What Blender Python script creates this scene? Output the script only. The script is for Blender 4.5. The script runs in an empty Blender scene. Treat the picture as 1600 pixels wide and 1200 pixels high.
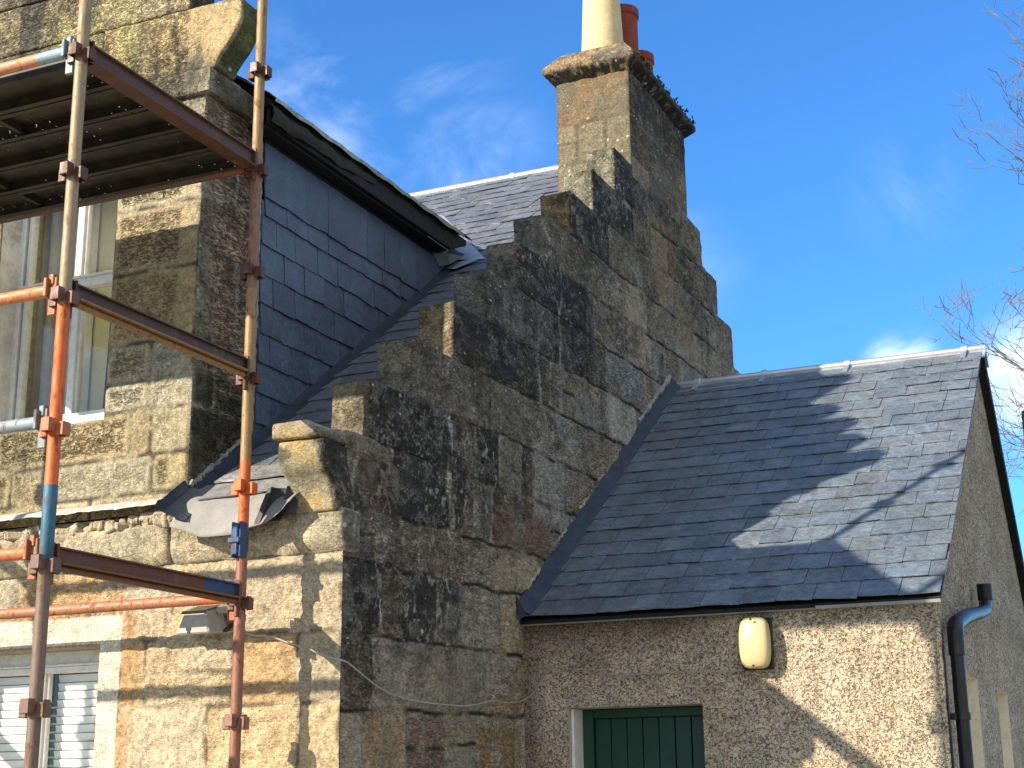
import bpy, bmesh, math, random
import numpy as np
from mathutils import Vector, Matrix

S = bpy.context.scene
COL = S.collection
rnd = random.Random(7)
NR = np.random.RandomState(11)
R = math.radians

# ------------------------------------------------------------------ camera
CAM = Vector((0, 0, 1.7))
yaw, pitch, roll, FPX = R(24.371), R(15.2365), R(-0.6058), 2346.2
fw = Vector((-math.sin(yaw) * math.cos(pitch), math.cos(yaw) * math.cos(pitch), math.sin(pitch)))
rt = Vector((math.cos(yaw), math.sin(yaw), 0)); up = rt.cross(fw)
r1 = rt * math.cos(roll) + up * math.sin(roll); u1 = -rt * math.sin(roll) + up * math.cos(roll)
cd = bpy.data.cameras.new("camera"); cam = bpy.data.objects.new("camera", cd); COL.objects.link(cam)
cam.matrix_world = Matrix(((r1.x, u1.x, -fw.x, CAM.x), (r1.y, u1.y, -fw.y, CAM.y), (r1.z, u1.z, -fw.z, CAM.z), (0, 0, 0, 1)))
cd.sensor_width = 36; cd.lens = 36 * FPX / 1600; cd.clip_end = 2000
S.camera = cam

# ------------------------------------------------------------------ sun and sky
SUN = Vector((0.74, 1.0, -0.59)).normalized()          # the way the light travels
sl = bpy.data.lights.new("sun", 'SUN'); so = bpy.data.objects.new("sun", sl); COL.objects.link(so)
so.rotation_euler = SUN.to_track_quat('-Z', 'Y').to_euler(); so.location = (-10, -12, 12)
sl.energy = 4.7; sl.angle = R(0.55); sl.color = (1.0, 0.87, 0.69)
elev = math.asin(-SUN.z); azim = math.atan2(-SUN.x, -SUN.y)   # from +Y clockwise
W = bpy.data.worlds.new("World"); S.world = W; W.use_nodes = True
nt = W.node_tree; nt.nodes.clear()
def wn(t, **k):
    n = nt.nodes.new(t)
    for a, b in k.items(): setattr(n, a, b)
    return n
out = wn('ShaderNodeOutputWorld'); bg = wn('ShaderNodeBackground'); sky = wn('ShaderNodeTexSky', sky_type='NISHITA')
sky.sun_disc = False; sky.sun_elevation = elev; sky.sun_rotation = azim
sky.air_density = 1.0; sky.dust_density = 0.2; sky.ozone_density = 2.2; sky.altitude = 50
hs = wn('ShaderNodeHueSaturation'); hs.inputs['Saturation'].default_value = 1.0; hs.inputs['Value'].default_value = 1.0
nt.links.new(sky.outputs[0], hs.inputs['Color'])
tint = wn('ShaderNodeMix', data_type='RGBA', blend_type='MULTIPLY'); tint.inputs[0].default_value = 1; nt.links.new(hs.outputs[0], tint.inputs[6])
tint.inputs[7].default_value = (.34, .76, 1.20, 1)          # a deep clear blue
tc = wn('ShaderNodeTexCoord'); mp = wn('ShaderNodeMapping'); mp.inputs['Scale'].default_value = (1.0, 1.0, 2.2)
mp.inputs['Rotation'].default_value = (0.3, 0.2, 0.5)
no = wn('ShaderNodeTexNoise'); no.inputs['Scale'].default_value = 5.5; no.inputs['Detail'].default_value = 9; no.inputs['Roughness'].default_value = .58
no.inputs['Distortion'].default_value = .6
nt.links.new(tc.outputs['Generated'], mp.inputs['Vector']); nt.links.new(mp.outputs[0], no.inputs['Vector'])
def blob(d, r0, r1_, amp):
    vm = wn('ShaderNodeVectorMath', operation='DISTANCE'); vm.inputs[1].default_value = d
    nt.links.new(tc.outputs['Generated'], vm.inputs[0])
    m = wn('ShaderNodeMapRange', interpolation_type='SMOOTHSTEP'); m.inputs['From Min'].default_value = r1_; m.inputs['From Max'].default_value = r0
    m.inputs['To Max'].default_value = amp
    nt.links.new(vm.outputs['Value'], m.inputs['Value']); return m.outputs[0]
acc = None
for a in (((-0.468, 0.775, 0.424), 0, .10, .42), ((-0.416, 0.783, 0.462), 0, .07, .30), ((-0.40, 0.825, 0.402), 0, .07, .30),
          ((-0.155, 0.952, 0.262), 0, .032, 1.5), ((-0.07, 0.966, 0.245), 0, .06, 1.5), ((-0.137, 0.92, 0.368), 0, .05, .18), ((-.28, .90, .33), 0, .05, .25)):
    b = blob(*a)
    if acc is None: acc = b
    else:
        ad = wn('ShaderNodeMath', operation='MAXIMUM'); nt.links.new(acc, ad.inputs[0]); nt.links.new(b, ad.inputs[1]); acc = ad.outputs[0]
mr = wn('ShaderNodeMapRange', interpolation_type='SMOOTHSTEP'); mr.inputs['From Min'].default_value = .40; mr.inputs['From Max'].default_value = .72
nt.links.new(no.outputs['Fac'], mr.inputs['Value'])
mu = wn('ShaderNodeMath', operation='MULTIPLY', use_clamp=True); nt.links.new(mr.outputs[0], mu.inputs[0]); nt.links.new(acc, mu.inputs[1])
mx = wn('ShaderNodeMix', data_type='RGBA'); nt.links.new(mu.outputs[0], mx.inputs['Factor']); nt.links.new(tint.outputs[2], mx.inputs[6])
mx.inputs[7].default_value = (8.0, 8.6, 9.4, 1)
# unseen white cloud added right of and behind the view as fill light
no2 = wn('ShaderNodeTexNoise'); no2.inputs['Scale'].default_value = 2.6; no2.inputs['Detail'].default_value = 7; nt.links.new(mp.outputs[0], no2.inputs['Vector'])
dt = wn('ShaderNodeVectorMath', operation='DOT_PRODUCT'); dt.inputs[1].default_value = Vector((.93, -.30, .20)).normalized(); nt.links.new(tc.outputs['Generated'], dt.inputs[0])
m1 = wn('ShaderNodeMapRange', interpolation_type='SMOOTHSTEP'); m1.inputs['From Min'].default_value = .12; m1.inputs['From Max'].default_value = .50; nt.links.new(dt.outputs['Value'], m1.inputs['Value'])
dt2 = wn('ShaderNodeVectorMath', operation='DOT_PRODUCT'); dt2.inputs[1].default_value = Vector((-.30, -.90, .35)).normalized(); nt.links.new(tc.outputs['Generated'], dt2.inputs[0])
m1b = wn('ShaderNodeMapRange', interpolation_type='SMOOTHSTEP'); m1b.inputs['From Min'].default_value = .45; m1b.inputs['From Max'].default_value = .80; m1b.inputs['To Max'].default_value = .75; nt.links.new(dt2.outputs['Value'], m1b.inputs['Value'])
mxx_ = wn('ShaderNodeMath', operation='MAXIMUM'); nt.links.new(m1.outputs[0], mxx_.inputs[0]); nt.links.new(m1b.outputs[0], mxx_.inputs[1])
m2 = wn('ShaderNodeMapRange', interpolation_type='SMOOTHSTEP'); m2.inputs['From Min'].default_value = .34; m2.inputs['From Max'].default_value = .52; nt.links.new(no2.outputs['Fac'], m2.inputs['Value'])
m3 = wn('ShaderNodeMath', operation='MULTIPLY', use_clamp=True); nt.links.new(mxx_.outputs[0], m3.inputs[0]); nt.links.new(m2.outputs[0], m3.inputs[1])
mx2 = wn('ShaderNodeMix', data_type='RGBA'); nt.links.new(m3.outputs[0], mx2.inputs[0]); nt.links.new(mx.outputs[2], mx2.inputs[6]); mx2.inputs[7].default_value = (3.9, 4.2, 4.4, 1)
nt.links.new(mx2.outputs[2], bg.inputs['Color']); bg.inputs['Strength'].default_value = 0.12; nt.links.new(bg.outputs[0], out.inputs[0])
S.view_settings.view_transform = 'Standard'; S.view_settings.look = 'None'; S.view_settings.exposure = 0.95; S.view_settings.gamma = 1
S.view_settings.use_curve_mapping = False
S.render.engine = 'CYCLES'; S.cycles.max_bounces = 6; S.cycles.use_denoising = True

# ------------------------------------------------------------------ numeric noise
def _hash(ix, iy, iz):
    h = (ix.astype(np.int64) * 374761393 + iy.astype(np.int64) * 668265263 + iz.astype(np.int64) * 2147483647 * 3 + 1013904223) & 0xffffffff
    h = ((h ^ (h >> 13)) * 1274126177) & 0xffffffff
    h = ((h ^ (h >> 16)) * 2246822519) & 0xffffffff
    return ((h ^ (h >> 15)) & 0xffffff) / float(0xffffff)
def vnoise(x, y, z=0.0):
    x = np.asarray(x, float); y = np.asarray(y, float); z = np.asarray(z, float) + 0 * x
    ix, iy, iz = np.floor(x), np.floor(y), np.floor(z)
    fx, fy, fz = x - ix, y - iy, z - iz
    fx = fx * fx * (3 - 2 * fx); fy = fy * fy * (3 - 2 * fy); fz = fz * fz * (3 - 2 * fz)
    r = 0
    for a in (0, 1):
        for b in (0, 1):
            for c in (0, 1):
                r = r + _hash(ix + a, iy + b, iz + c) * (fx if a else 1 - fx) * (fy if b else 1 - fy) * (fz if c else 1 - fz)
    return r
def fbm(x, y, z=0.0, o=4):
    a, s, t, f = 1.0, 0, 0, 1.0
    for i in range(o):
        s = s + a * vnoise(x * f + 17.3 * i, y * f - 9.1 * i, z * f + 3.7 * i); t += a; a *= .5; f *= 2.03
    return s / t
def sst(a, b, x):
    t = np.clip((x - a) / (b - a), 0, 1); return t * t * (3 - 2 * t)
def lerp(a, b, t):
    return a + (b - a) * t

# ------------------------------------------------------------------ objects
def tag(o, label=None, cat=None, group=None, kind=None):
    if label: o['label'] = label
    if cat: o['category'] = cat
    if group: o['group'] = group
    if kind: o['kind'] = kind
    return o
def empty(name, loc=(0, 0, 0), **k):
    o = bpy.data.objects.new(name, None); COL.objects.link(o); o.location = loc; o.empty_display_size = .1
    return tag(o, **k)
def link(name, me, mat=None, parent=None, smooth=False):
    o = bpy.data.objects.new(name, me); COL.objects.link(o)
    if mat: me.materials.append(mat)
    if parent is not None:
        o.parent = parent
        o.matrix_parent_inverse = root_inv(parent)
    if smooth:
        me.polygons.foreach_set('use_smooth', [True] * len(me.polygons))
    return o
def root_inv(p):
    # parts are modelled in world coordinates: only a top-level Empty carries an offset
    return Matrix.Translation(-p.location) if p.parent is None else Matrix.Identity(4)
def set_col(me, name, arr):
    at = me.color_attributes.new(name, 'FLOAT_COLOR', 'POINT')
    a = np.ones((len(me.vertices), 4), np.float32); arr = np.asarray(arr, np.float32); a[:, :arr.shape[1]] = arr
    at.data.foreach_set('color', a.ravel())
class MB:
    """collects shapes into one mesh"""
    def __init__(s): s.v = []; s.f = []; s.c = []
    def add(s, vs, fs, c=None):
        n = len(s.v); s.v += [tuple(v) for v in vs]; s.f += [tuple(i + n for i in f) for f in fs]
        s.c += (c if isinstance(c, list) else [c or (.5, .5, .5)] * len(vs))
    def box(s, x0, y0, z0, x1, y1, z1, c=None, M=None):
        vs = [Vector((x, y, z)) for x in (x0, x1) for y in (y0, y1) for z in (z0, z1)]
        if M is not None: vs = [M @ v for v in vs]
        s.add(vs, [(0, 1, 3, 2), (4, 6, 7, 5), (0, 4, 5, 1), (2, 3, 7, 6), (0, 2, 6, 4), (1, 5, 7, 3)], c)
    def poly(s, pts, d, c=None):
        """extrude planar polygon pts along vector d"""
        n = len(pts); d = Vector(d); a = [Vector(p) for p in pts]; b = [p + d for p in a]
        fs = [tuple(range(n))[::-1], tuple(range(n, 2 * n))] + [(i, (i + 1) % n, (i + 1) % n + n, i + n) for i in range(n)]
        s.add(a + b, fs, c)
    def quad(s, a, b, c_, d, c=None): s.add([a, b, c_, d], [(0, 1, 2, 3)], c)
    def tube(s, pts, r, n=12, c=None, cap=True, cols=None):
        P = [Vector(p) for p in pts]; rs = r if isinstance(r, (list, tuple)) else [r] * len(P)
        vs = []; cs = []; prev = None
        for i, p in enumerate(P):
            t = (P[min(i + 1, len(P) - 1)] - P[max(i - 1, 0)]).normalized()
            if prev is None:
                a = t.orthogonal().normalized()
            else:
                a = (prev - t * prev.dot(t)).normalized()
            prev = a; b = t.cross(a)
            for k in range(n):
                an = 2 * math.pi * k / n; vs.append(p + (a * math.cos(an) + b * math.sin(an)) * rs[i])
                cs.append(cols[i] if cols else (c or (.5, .5, .5)))
        fs = [(i * n + k, i * n + (k + 1) % n, (i + 1) * n + (k + 1) % n, (i + 1) * n + k) for i in range(len(P) - 1) for k in range(n)]
        if cap: fs += [tuple(range(n))[::-1], tuple(range((len(P) - 1) * n, len(P) * n))]
        s.add(vs, fs, cs)
    def build(s, name, mat, parent=None, smooth=False, bevel=0, col=True, seg=1):
        me = bpy.data.meshes.new(name); me.from_pydata(s.v, [], s.f); me.update()
        if col: set_col(me, 'Col', s.c)
        bm = bmesh.new(); bm.from_mesh(me); bmesh.ops.recalc_face_normals(bm, faces=bm.faces)
        if bevel: bmesh.ops.bevel(bm, geom=bm.edges[:], offset=bevel, segments=seg, affect='EDGES', clamp_overlap=True)
        bm.to_mesh(me); bm.free()
        o = link(name, me, mat, parent)
        if smooth:
            me.polygons.foreach_set('use_smooth', [True] * len(me.polygons))
            me.set_sharp_from_angle(angle=R(40))
        return o

# ------------------------------------------------------------------ materials
def mat(name):
    m = bpy.data.materials.new(name); m.use_nodes = True; t = m.node_tree; t.nodes.clear()
    o = t.nodes.new('ShaderNodeOutputMaterial'); b = t.nodes.new('ShaderNodeBsdfPrincipled'); t.links.new(b.outputs[0], o.inputs[0])
    return m, t, b
def N(t, ty, ins=None, **k):
    n = t.nodes.new(ty)
    for a, b in k.items(): setattr(n, a, b)
    for a, b in (ins or {}).items():
        if hasattr(b, 'is_linked') or isinstance(b, bpy.types.NodeSocket): t.links.new(b, n.inputs[a])
        else: n.inputs[a].default_value = b
    return n
def noise(t, vec, scale, detail=4, rough=.55, dist=0):
    return N(t, 'ShaderNodeTexNoise', {'Vector': vec, 'Scale': scale, 'Detail': detail, 'Roughness': rough, 'Distortion': dist}).outputs['Fac']
def mrange(t, v, a, b, c=0.0, d=1.0, smooth=True):
    return N(t, 'ShaderNodeMapRange', {'Value': v, 'From Min': a, 'From Max': b, 'To Min': c, 'To Max': d},
             interpolation_type='SMOOTHSTEP' if smooth else 'LINEAR').outputs[0]
def mixc(t, f, a, b, mode='MIX'):
    n = N(t, 'ShaderNodeMix', None, data_type='RGBA', blend_type=mode)
    for i, v in ((0, f), (6, a), (7, b)):
        if isinstance(v, bpy.types.NodeSocket): t.links.new(v, n.inputs[i])
        else: n.inputs[i].default_value = v if not isinstance(v, tuple) or len(v) == 4 else (*v, 1)
    return n.outputs[2]
def math_(t, op, a, b=0.0, clamp=False):
    n = N(t, 'ShaderNodeMath', None, operation=op, use_clamp=clamp)
    for i, v in ((0, a), (1, b)):
        if isinstance(v, bpy.types.NodeSocket): t.links.new(v, n.inputs[i])
        else: n.inputs[i].default_value = v
    return n.outputs[0]
def bump(t, h, strength, dist, prev=None):
    n = N(t, 'ShaderNodeBump', {'Height': h, 'Strength': strength, 'Distance': dist})
    if prev is not None: t.links.new(prev, n.inputs['Normal'])
    return n.outputs[0]
def gpos(t): return N(t, 'ShaderNodeNewGeometry').outputs['Position']

def make_stone():
    m, t, b = mat('weathered_sandstone'); P = N(t, 'ShaderNodeMapping', {'Vector': gpos(t), 'Scale': (1.0, .60, 1.0)}).outputs[0]
    c = N(t, 'ShaderNodeVertexColor', None, layer_name='Col').outputs[0]
    w = N(t, 'ShaderNodeSeparateColor', {'Color': N(t, 'ShaderNodeVertexColor', None, layer_name='Wear').outputs[0]})
    lich, tool, soot = w.outputs[0], w.outputs[1], w.outputs[2]
    n1 = noise(t, P, 14, 6, .65, .4); n2 = noise(t, P, 58, 4, .62); n3 = noise(t, P, 150, 3, .6)
    f = math_(t, 'MULTIPLY', math_(t, 'ADD', math_(t, 'MULTIPLY', math_(t, 'SUBTRACT', mrange(t, n1, .32, .70, .66, 1.34), 1.0), mrange(t, soot, 0, .4, .45, 1.0)), 1.0), math_(t, 'ADD', math_(t, 'MULTIPLY', math_(t, 'SUBTRACT', mrange(t, n2, .30, .70, .60, 1.40), 1.0), mrange(t, soot, 0, .5, .50, 1.0)), 1.0))
    f = math_(t, 'MULTIPLY', f, mrange(t, n3, .32, .68, .82, 1.18))
    comb = N(t, 'ShaderNodeCombineColor'); [t.links.new(f, comb.inputs[i]) for i in range(3)]
    col = mixc(t, 1.0, c, comb.outputs[0], 'MULTIPLY')
    pit = mrange(t, noise(t, P, 80, 3, .6, .8), .42, .37)
    col = mixc(t, math_(t, 'MULTIPLY', pit, mrange(t, soot, 0, .4, .30, .62)), col, mixc(t, 1.0, col, (.22, .20, .17), 'MULTIPLY'))
    # rusty and dark speckles in the stone
    sp = mrange(t, noise(t, P, 46, 4, .75, 1.2), .60, .72)
    col = mixc(t, math_(t, 'MULTIPLY', sp, mrange(t, soot, 0, 1, .18, .75)), col, mixc(t, 1.0, col, (.30, .27, .24), 'MULTIPLY'))
    rg_ = math_(t, 'ABSOLUTE', math_(t, 'SUBTRACT', noise(t, P, 21, 3, .55, 1.6), .5)); line = mrange(t, rg_, .050, .020)
    rg2 = math_(t, 'ABSOLUTE', math_(t, 'SUBTRACT', noise(t, P, 44, 3, .6, 1.0), .5)); line2 = mrange(t, rg2, .050, .022)
    brk = mrange(t, noise(t, P, 15, 3, .6), .50, .58)
    lite = mrange(t, soot, .35, .75); ln = math_(t, 'MULTIPLY', math_(t, 'MAXIMUM', line, math_(t, 'MULTIPLY', line2, .7)), brk)
    col = mixc(t, math_(t, 'MULTIPLY', ln, math_(t, 'MULTIPLY', lite, .62)), col, (.27, .25, .215))
    col = mixc(t, math_(t, 'MULTIPLY', ln, math_(t, 'MULTIPLY', math_(t, 'SUBTRACT', 1.0, lite), mrange(t, soot, .03, .25, .16, .80))), col, mixc(t, 1.0, col, (.24, .22, .20), 'MULTIPLY'))
    # tan grain showing through soot
    tan = mrange(t, noise(t, P, 85, 5, .8, .8), .55, .66)
    col = mixc(t, math_(t, 'MULTIPLY', tan, math_(t, 'MULTIPLY', soot, .26)), col, (.23, .19, .135))
    st = N(t, 'ShaderNodeMapping', {'Vector': P, 'Scale': (1.0, 1.0, 2.6), 'Rotation': (.5, .35, 0.0)})
    pk = noise(t, st.outputs[0], 24, 2, .4, 1.6)
    col = mixc(t, math_(t, 'MULTIPLY', mrange(t, pk, .50, .45), math_(t, 'MULTIPLY', tool, .75, True)), col, mixc(t, 1.0, col, (.30, .27, .22), 'MULTIPLY'))
    # lichen spots
    mpn = N(t, 'ShaderNodeVectorMath', {0: P}, operation='ADD'); nn = N(t, 'ShaderNodeTexNoise', {'Vector': P, 'Scale': 30.0}); 
    sc = N(t, 'ShaderNodeVectorMath', {0: nn.outputs['Color'], 'Scale': .02}, operation='SCALE'); t.links.new(sc.outputs[0], mpn.inputs[1])
    vo = N(t, 'ShaderNodeTexVoronoi', {'Vector': mpn.outputs[0], 'Scale': 26.0, 'Randomness': 1.0})
    rv = N(t, 'ShaderNodeSeparateColor', {'Color': vo.outputs['Color']})
    size = mrange(t, math_(t, 'POWER', rv.outputs[0], 1.6), .0, 1., .06, .36, False)
    on = math_(t, 'LESS_THAN', rv.outputs[1], lich)
    spot = math_(t, 'MULTIPLY', mrange(t, math_(t, 'SUBTRACT', vo.outputs['Distance'], size), .03, -.03), on)
    lc = mixc(t, mrange(t, rv.outputs[2], .3, .8), (.52, .50, .43), (.36, .37, .28))
    col = mixc(t, math_(t, 'MULTIPLY', spot, .85), col, lc)
    t.links.new(col, b.inputs['Base Color']); b.inputs['Roughness'].default_value = .93; b.inputs['Specular IOR Level'].default_value = .25
    h1 = noise(t, st.outputs[0], 52, 5, .62, .6); h2 = noise(t, P, 190, 4, .7); h0 = noise(t, P, 24, 4, .6)
    # pecked tooling
    nb = bump(t, h0, .6, .016); nb = bump(t, h1, .85, .015, nb)
    nb = N(t, 'ShaderNodeBump', {'Height': mrange(t, pk, .35, .62), 'Strength': math_(t, 'MULTIPLY', tool, .95), 'Distance': .020, 'Normal': nb}).outputs[0]
    nb = bump(t, h2, .75, .006, nb); nb = bump(t, pit, -.4, .004, nb)
    t.links.new(nb, b.inputs['Normal']); return m
M_STONE = make_stone()

def make_slate(name, tint=(1, 1, 1), spec=.55, rough=.48):
    m, t, b = mat(name); P = gpos(t); c = N(t, 'ShaderNodeVertexColor', None, layer_name='Col').outputs[0]
    st = N(t, 'ShaderNodeMapping', {'Vector': P, 'Scale': (1.0, 1.6, 1.6), 'Rotation': (.0, .0, .5)})
    n1 = noise(t, st.outputs[0], 22, 6, .62, 1.2); n2 = noise(t, P, 6, 4, .6); n3 = noise(t, st.outputs[0], 48, 4, .7, 2.2)
    f = math_(t, 'MULTIPLY', mrange(t, n1, .3, .72, .70, 1.32), mrange(t, n2, .3, .7, .82, 1.15))
    comb = N(t, 'ShaderNodeCombineColor'); [t.links.new(f, comb.inputs[i]) for i in range(3)]
    col = mixc(t, 1.0, c, comb.outputs[0], 'MULTIPLY')
    veins = mrange(t, n3, .585, .66)
    col = mixc(t, math_(t, 'MULTIPLY', veins, .60), col, (.34, .35, .35))
    t.links.new(col, b.inputs['Base Color'])
    t.links.new(mrange(t, n1, .3, .7, rough - .1, rough + .16), b.inputs['Roughness']); b.inputs['Specular IOR Level'].default_value = spec
    nb = bump(t, n1, .5, .006); nb = bump(t, n3, .35, .003, nb); nb = bump(t, noise(t, P, 160, 3, .6), .25, .0015, nb)
    t.links.new(nb, b.inputs['Normal']); return m
M_SLATE = make_slate('riven_slate')

def make_harl():
    m, t, b = mat('roughcast'); P = N(t, 'ShaderNodeMapping', {'Vector': gpos(t), 'Scale': (1.0, .40, 1.0)}).outputs[0]
    st = N(t, 'ShaderNodeMapping', {'Vector': P, 'Scale': (1.0, 1.0, 1.15)})
    chip = noise(t, st.outputs[0], 72, 2, .45, 1.4); chip2 = noise(t, P, 150, 3, .6, .5)
    vo = N(t, 'ShaderNodeTexVoronoi', {'Vector': P, 'Scale': 95.0}); rv = N(t, 'ShaderNodeSeparateColor', {'Color': vo.outputs['Color']})
    big = noise(t, P, 1.5, 5, .6); mid = noise(t, P, 7, 4, .6)
    base = mixc(t, mrange(t, big, .35, .65), (.43, .36, .24), (.50, .45, .35))
    base = mixc(t, mrange(t, rv.outputs[0], .0, 1.0, 0, .55), base, (.60, .53, .42))
    base = mixc(t, mrange(t, rv.outputs[1], .78, .9, 0, .6), base, (.30, .17, .11))
    f = mrange(t, mid, .3, .7, .82, 1.14); comb = N(t, 'ShaderNodeCombineColor'); [t.links.new(f, comb.inputs[i]) for i in range(3)]
    base = mixc(t, 1.0, base, comb.outputs[0], 'MULTIPLY')
    dark = mrange(t, chip, .435, .375); dark2 = mrange(t, chip2, .40, .33, 0, .5)
    col = mixc(t, math_(t, 'MULTIPLY', dark, .82), base, (.055, .048, .042)); col = mixc(t, dark2, col, (.09, .075, .06))
    w = N(t, 'ShaderNodeSeparateColor', {'Color': N(t, 'ShaderNodeVertexColor', None, layer_name='Col').outputs[0]})
    col = mixc(t, w.outputs[0], col, mixc(t, 1.0, col, (.34, .31, .28), 'MULTIPLY'))
    t.links.new(col, b.inputs['Base Color']); b.inputs['Roughness'].default_value = .95; b.inputs['Specular IOR Level'].default_value = .2
    nb = bump(t, mrange(t, chip, .33, .55), .9, .007); nb = bump(t, chip2, .6, .003, nb); nb = bump(t, vo.outputs['Distance'], .35, .004, nb)
    t.links.new(nb, b.inputs['Normal']); return m
M_HARL = make_harl()

def make_simple(name, col, rough=.6, metal=0, spec=.4, var=.15, scale=20, bumps=.2, bd=.002, dirt=None, usecol=False):
    m, t, b = mat(name); P = gpos(t)
    n1 = noise(t, P, scale, 5, .6); n2 = noise(t, P, scale * 5, 4, .65)
    f = math_(t, 'MULTIPLY', mrange(t, n1, .3, .7, 1 - var, 1 + var), mrange(t, n2, .3, .7, 1 - var * .6, 1 + var * .6))
    comb = N(t, 'ShaderNodeCombineColor'); [t.links.new(f, comb.inputs[i]) for i in range(3)]
    base = N(t, 'ShaderNodeVertexColor', None, layer_name='Col').outputs[0] if usecol else (*col, 1)
    c = mixc(t, 1.0, base, comb.outputs[0], 'MULTIPLY')
    if dirt: c = mixc(t, mrange(t, noise(t, P, scale * .45, 6, .7, .5), .52, .68, 0, dirt[1]), c, dirt[0])
    t.links.new(c, b.inputs['Base Color']); b.inputs['Roughness'].default_value = rough; b.inputs['Metallic'].default_value = metal
    b.inputs['Specular IOR Level'].default_value = spec
    nb = bump(t, n1, bumps, bd * 2); nb = bump(t, n2, bumps, bd, nb); t.links.new(nb, b.inputs['Normal']); return m
def make_scaffold():
    m, t, b = mat('worn_scaffold_paint'); P = gpos(t)
    st = N(t, 'ShaderNodeMapping', {'Vector': P, 'Scale': (1.0, 1.0, .45)})
    c = N(t, 'ShaderNodeVertexColor', None, layer_name='Col').outputs[0]
    n1 = noise(t, st.outputs[0], 28, 6, .65, .6); n2 = noise(t, P, 120, 5, .7); n3 = noise(t, st.outputs[0], 11, 5, .6)
    f = mrange(t, n1, .3, .7, .72, 1.25); comb = N(t, 'ShaderNodeCombineColor'); [t.links.new(f, comb.inputs[i]) for i in range(3)]
    col = mixc(t, 1.0, c, comb.outputs[0], 'MULTIPLY')
    col = mixc(t, mrange(t, n1, .53, .64, 0, .75), col, (.115, .040, .016))
    col = mixc(t, mrange(t, n3, .58, .70, 0, .40), col, (.22, .17, .11))
    col = mixc(t, mrange(t, n2, .63, .72, 0, .55), col, (.30, .24, .18))
    t.links.new(col, b.inputs['Base Color']); t.links.new(mrange(t, n1, .3, .7, .42, .75), b.inputs['Roughness'])
    b.inputs['Metallic'].default_value = .12; b.inputs['Specular IOR Level'].default_value = .5
    nb = bump(t, n2, .35, .0015); nb = bump(t, n1, .3, .002, nb); t.links.new(nb, b.inputs['Normal']); return m
M_SCAF = make_scaffold()
M_LEAD = make_simple('lead_sheet', (.022, .032, .050), .6, .0, .35, .25, 14, .4, .003, ((.10, .11, .12), .25))
M_ZINC = make_simple('galvanised_ridge', (.60, .62, .64), .38, .75, .5, .08, 8, .15, .001)
M_WPAINT = make_simple('white_window_paint', (.72, .72, .68), .45, 0, .5, .08, 25, .15, .001, ((.45, .42, .35), .45))
M_CREAM = make_simple('cream_masonry_paint', (.70, .64, .50), .8, 0, .2, .06, 30, .3, .002, ((.48, .42, .31), .35))
M_MEMB = make_simple('grey_roofing_membrane', (.25, .245, .235), .75, 0, .3, .12, 10, .25, .003)
M_BLACK = make_simple('black_plastic', (.012, .012, .013), .33, 0, .35, .2, 40, .08, .001)
M_DARKWOOD = make_simple('dark_bargeboard', (.010, .009, .0085), .7, 0, .3, .35, 18, .4, .003)
M_GREEN = make_simple('green_door_paint', (.002, .044, .024), .45, 0, .5, .12, 12, .12, .0015)
M_LAMP = make_simple('aged_cream_diffuser', (.52, .43, .23), .36, 0, .5, .04, 14, .05, .001, ((.55, .42, .22), .35))
M_GREYBOX = make_simple('grey_plastic_casing', (.34, .34, .31), .6, 0, .4, .12, 30, .15, .001, ((.35, .33, .28), .3))
M_CABLE = make_simple('grey_cable', (.30, .28, .25), .6, 0, .4, .15, 30)
M_POT = make_simple('buff_fireclay', (.62, .49, .28), .75, 0, .25, .1, 14, .2, .002, ((.40, .30, .16), .4))
M_POTR = make_simple('terracotta', (.24, .055, .032), .75, 0, .25, .12, 14, .2, .002)
M_MORTAR = make_simple('lime_mortar', (.42, .36, .26), .95, 0, .15, .25, 30, .8, .008, ((.22, .19, .14), .6))
M_CEMENT = make_simple('grey_cement', (.30, .29, .27), .95, 0, .15, .3, 22, .8, .008, ((.16, .15, .13), .6))
M_BARK = make_simple('bark', (.17, .155, .14), .9, 0, .2, .25, 12, .3, .01)
M_BLIND = make_simple('venetian_blind', (.82, .81, .77), .5, 0, .3, .04, 8, .05, .001)
M_YELLOW = make_simple('pale_yellow_wall', (.80, .74, .42), .8, 0, .2, .06, 5, .05, .001)
M_CURT = make_simple('cream_curtain', (.78, .76, .62), .9, 0, .2, .10, 6, .1, .002)
M_DARKROOM = make_simple('dark_room', (.10, .10, .09), .9)
M_GROUND = make_simple('bounce_gravel', (.36, .33, .27), .9, 0, .3, .2, 3, .3, .01)
M_GRASS = make_simple('grass_verge', (.06, .085, .03), .95, 0, .2, .3, 4, .5, .02)
M_MOSS = make_simple('moss', (.045, .050, .014), .95, 0, .15, .4, 40, .8, .01)
def make_glass():
    m, t, b = mat('window_glass'); t.nodes.remove(b); o = [n for n in t.nodes if n.type == 'OUTPUT_MATERIAL'][0]
    g = N(t, 'ShaderNodeBsdfGlossy', {'Roughness': .02, 'Color': (1, 1, 1, 1)}); tr = N(t, 'ShaderNodeBsdfTransparent', {'Color': (.97, .97, .96, 1)})
    lw = N(t, 'ShaderNodeLayerWeight', {'Blend': .22}); f = mrange(t, lw.outputs['Fresnel'], 0, 1, .02, .14, False)
    P = gpos(t); nb = bump(t, noise(t, P, 3.2, 2, .5), .5, .006); t.links.new(nb, g.inputs['Normal'])
    mxs = N(t, 'ShaderNodeMixShader'); t.links.new(f, mxs.inputs[0]); t.links.new(tr.outputs[0], mxs.inputs[1]); t.links.new(g.outputs[0], mxs.inputs[2])
    t.links.new(mxs.outputs[0], o.inputs[0]); return m
M_GLASS = make_glass()
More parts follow.
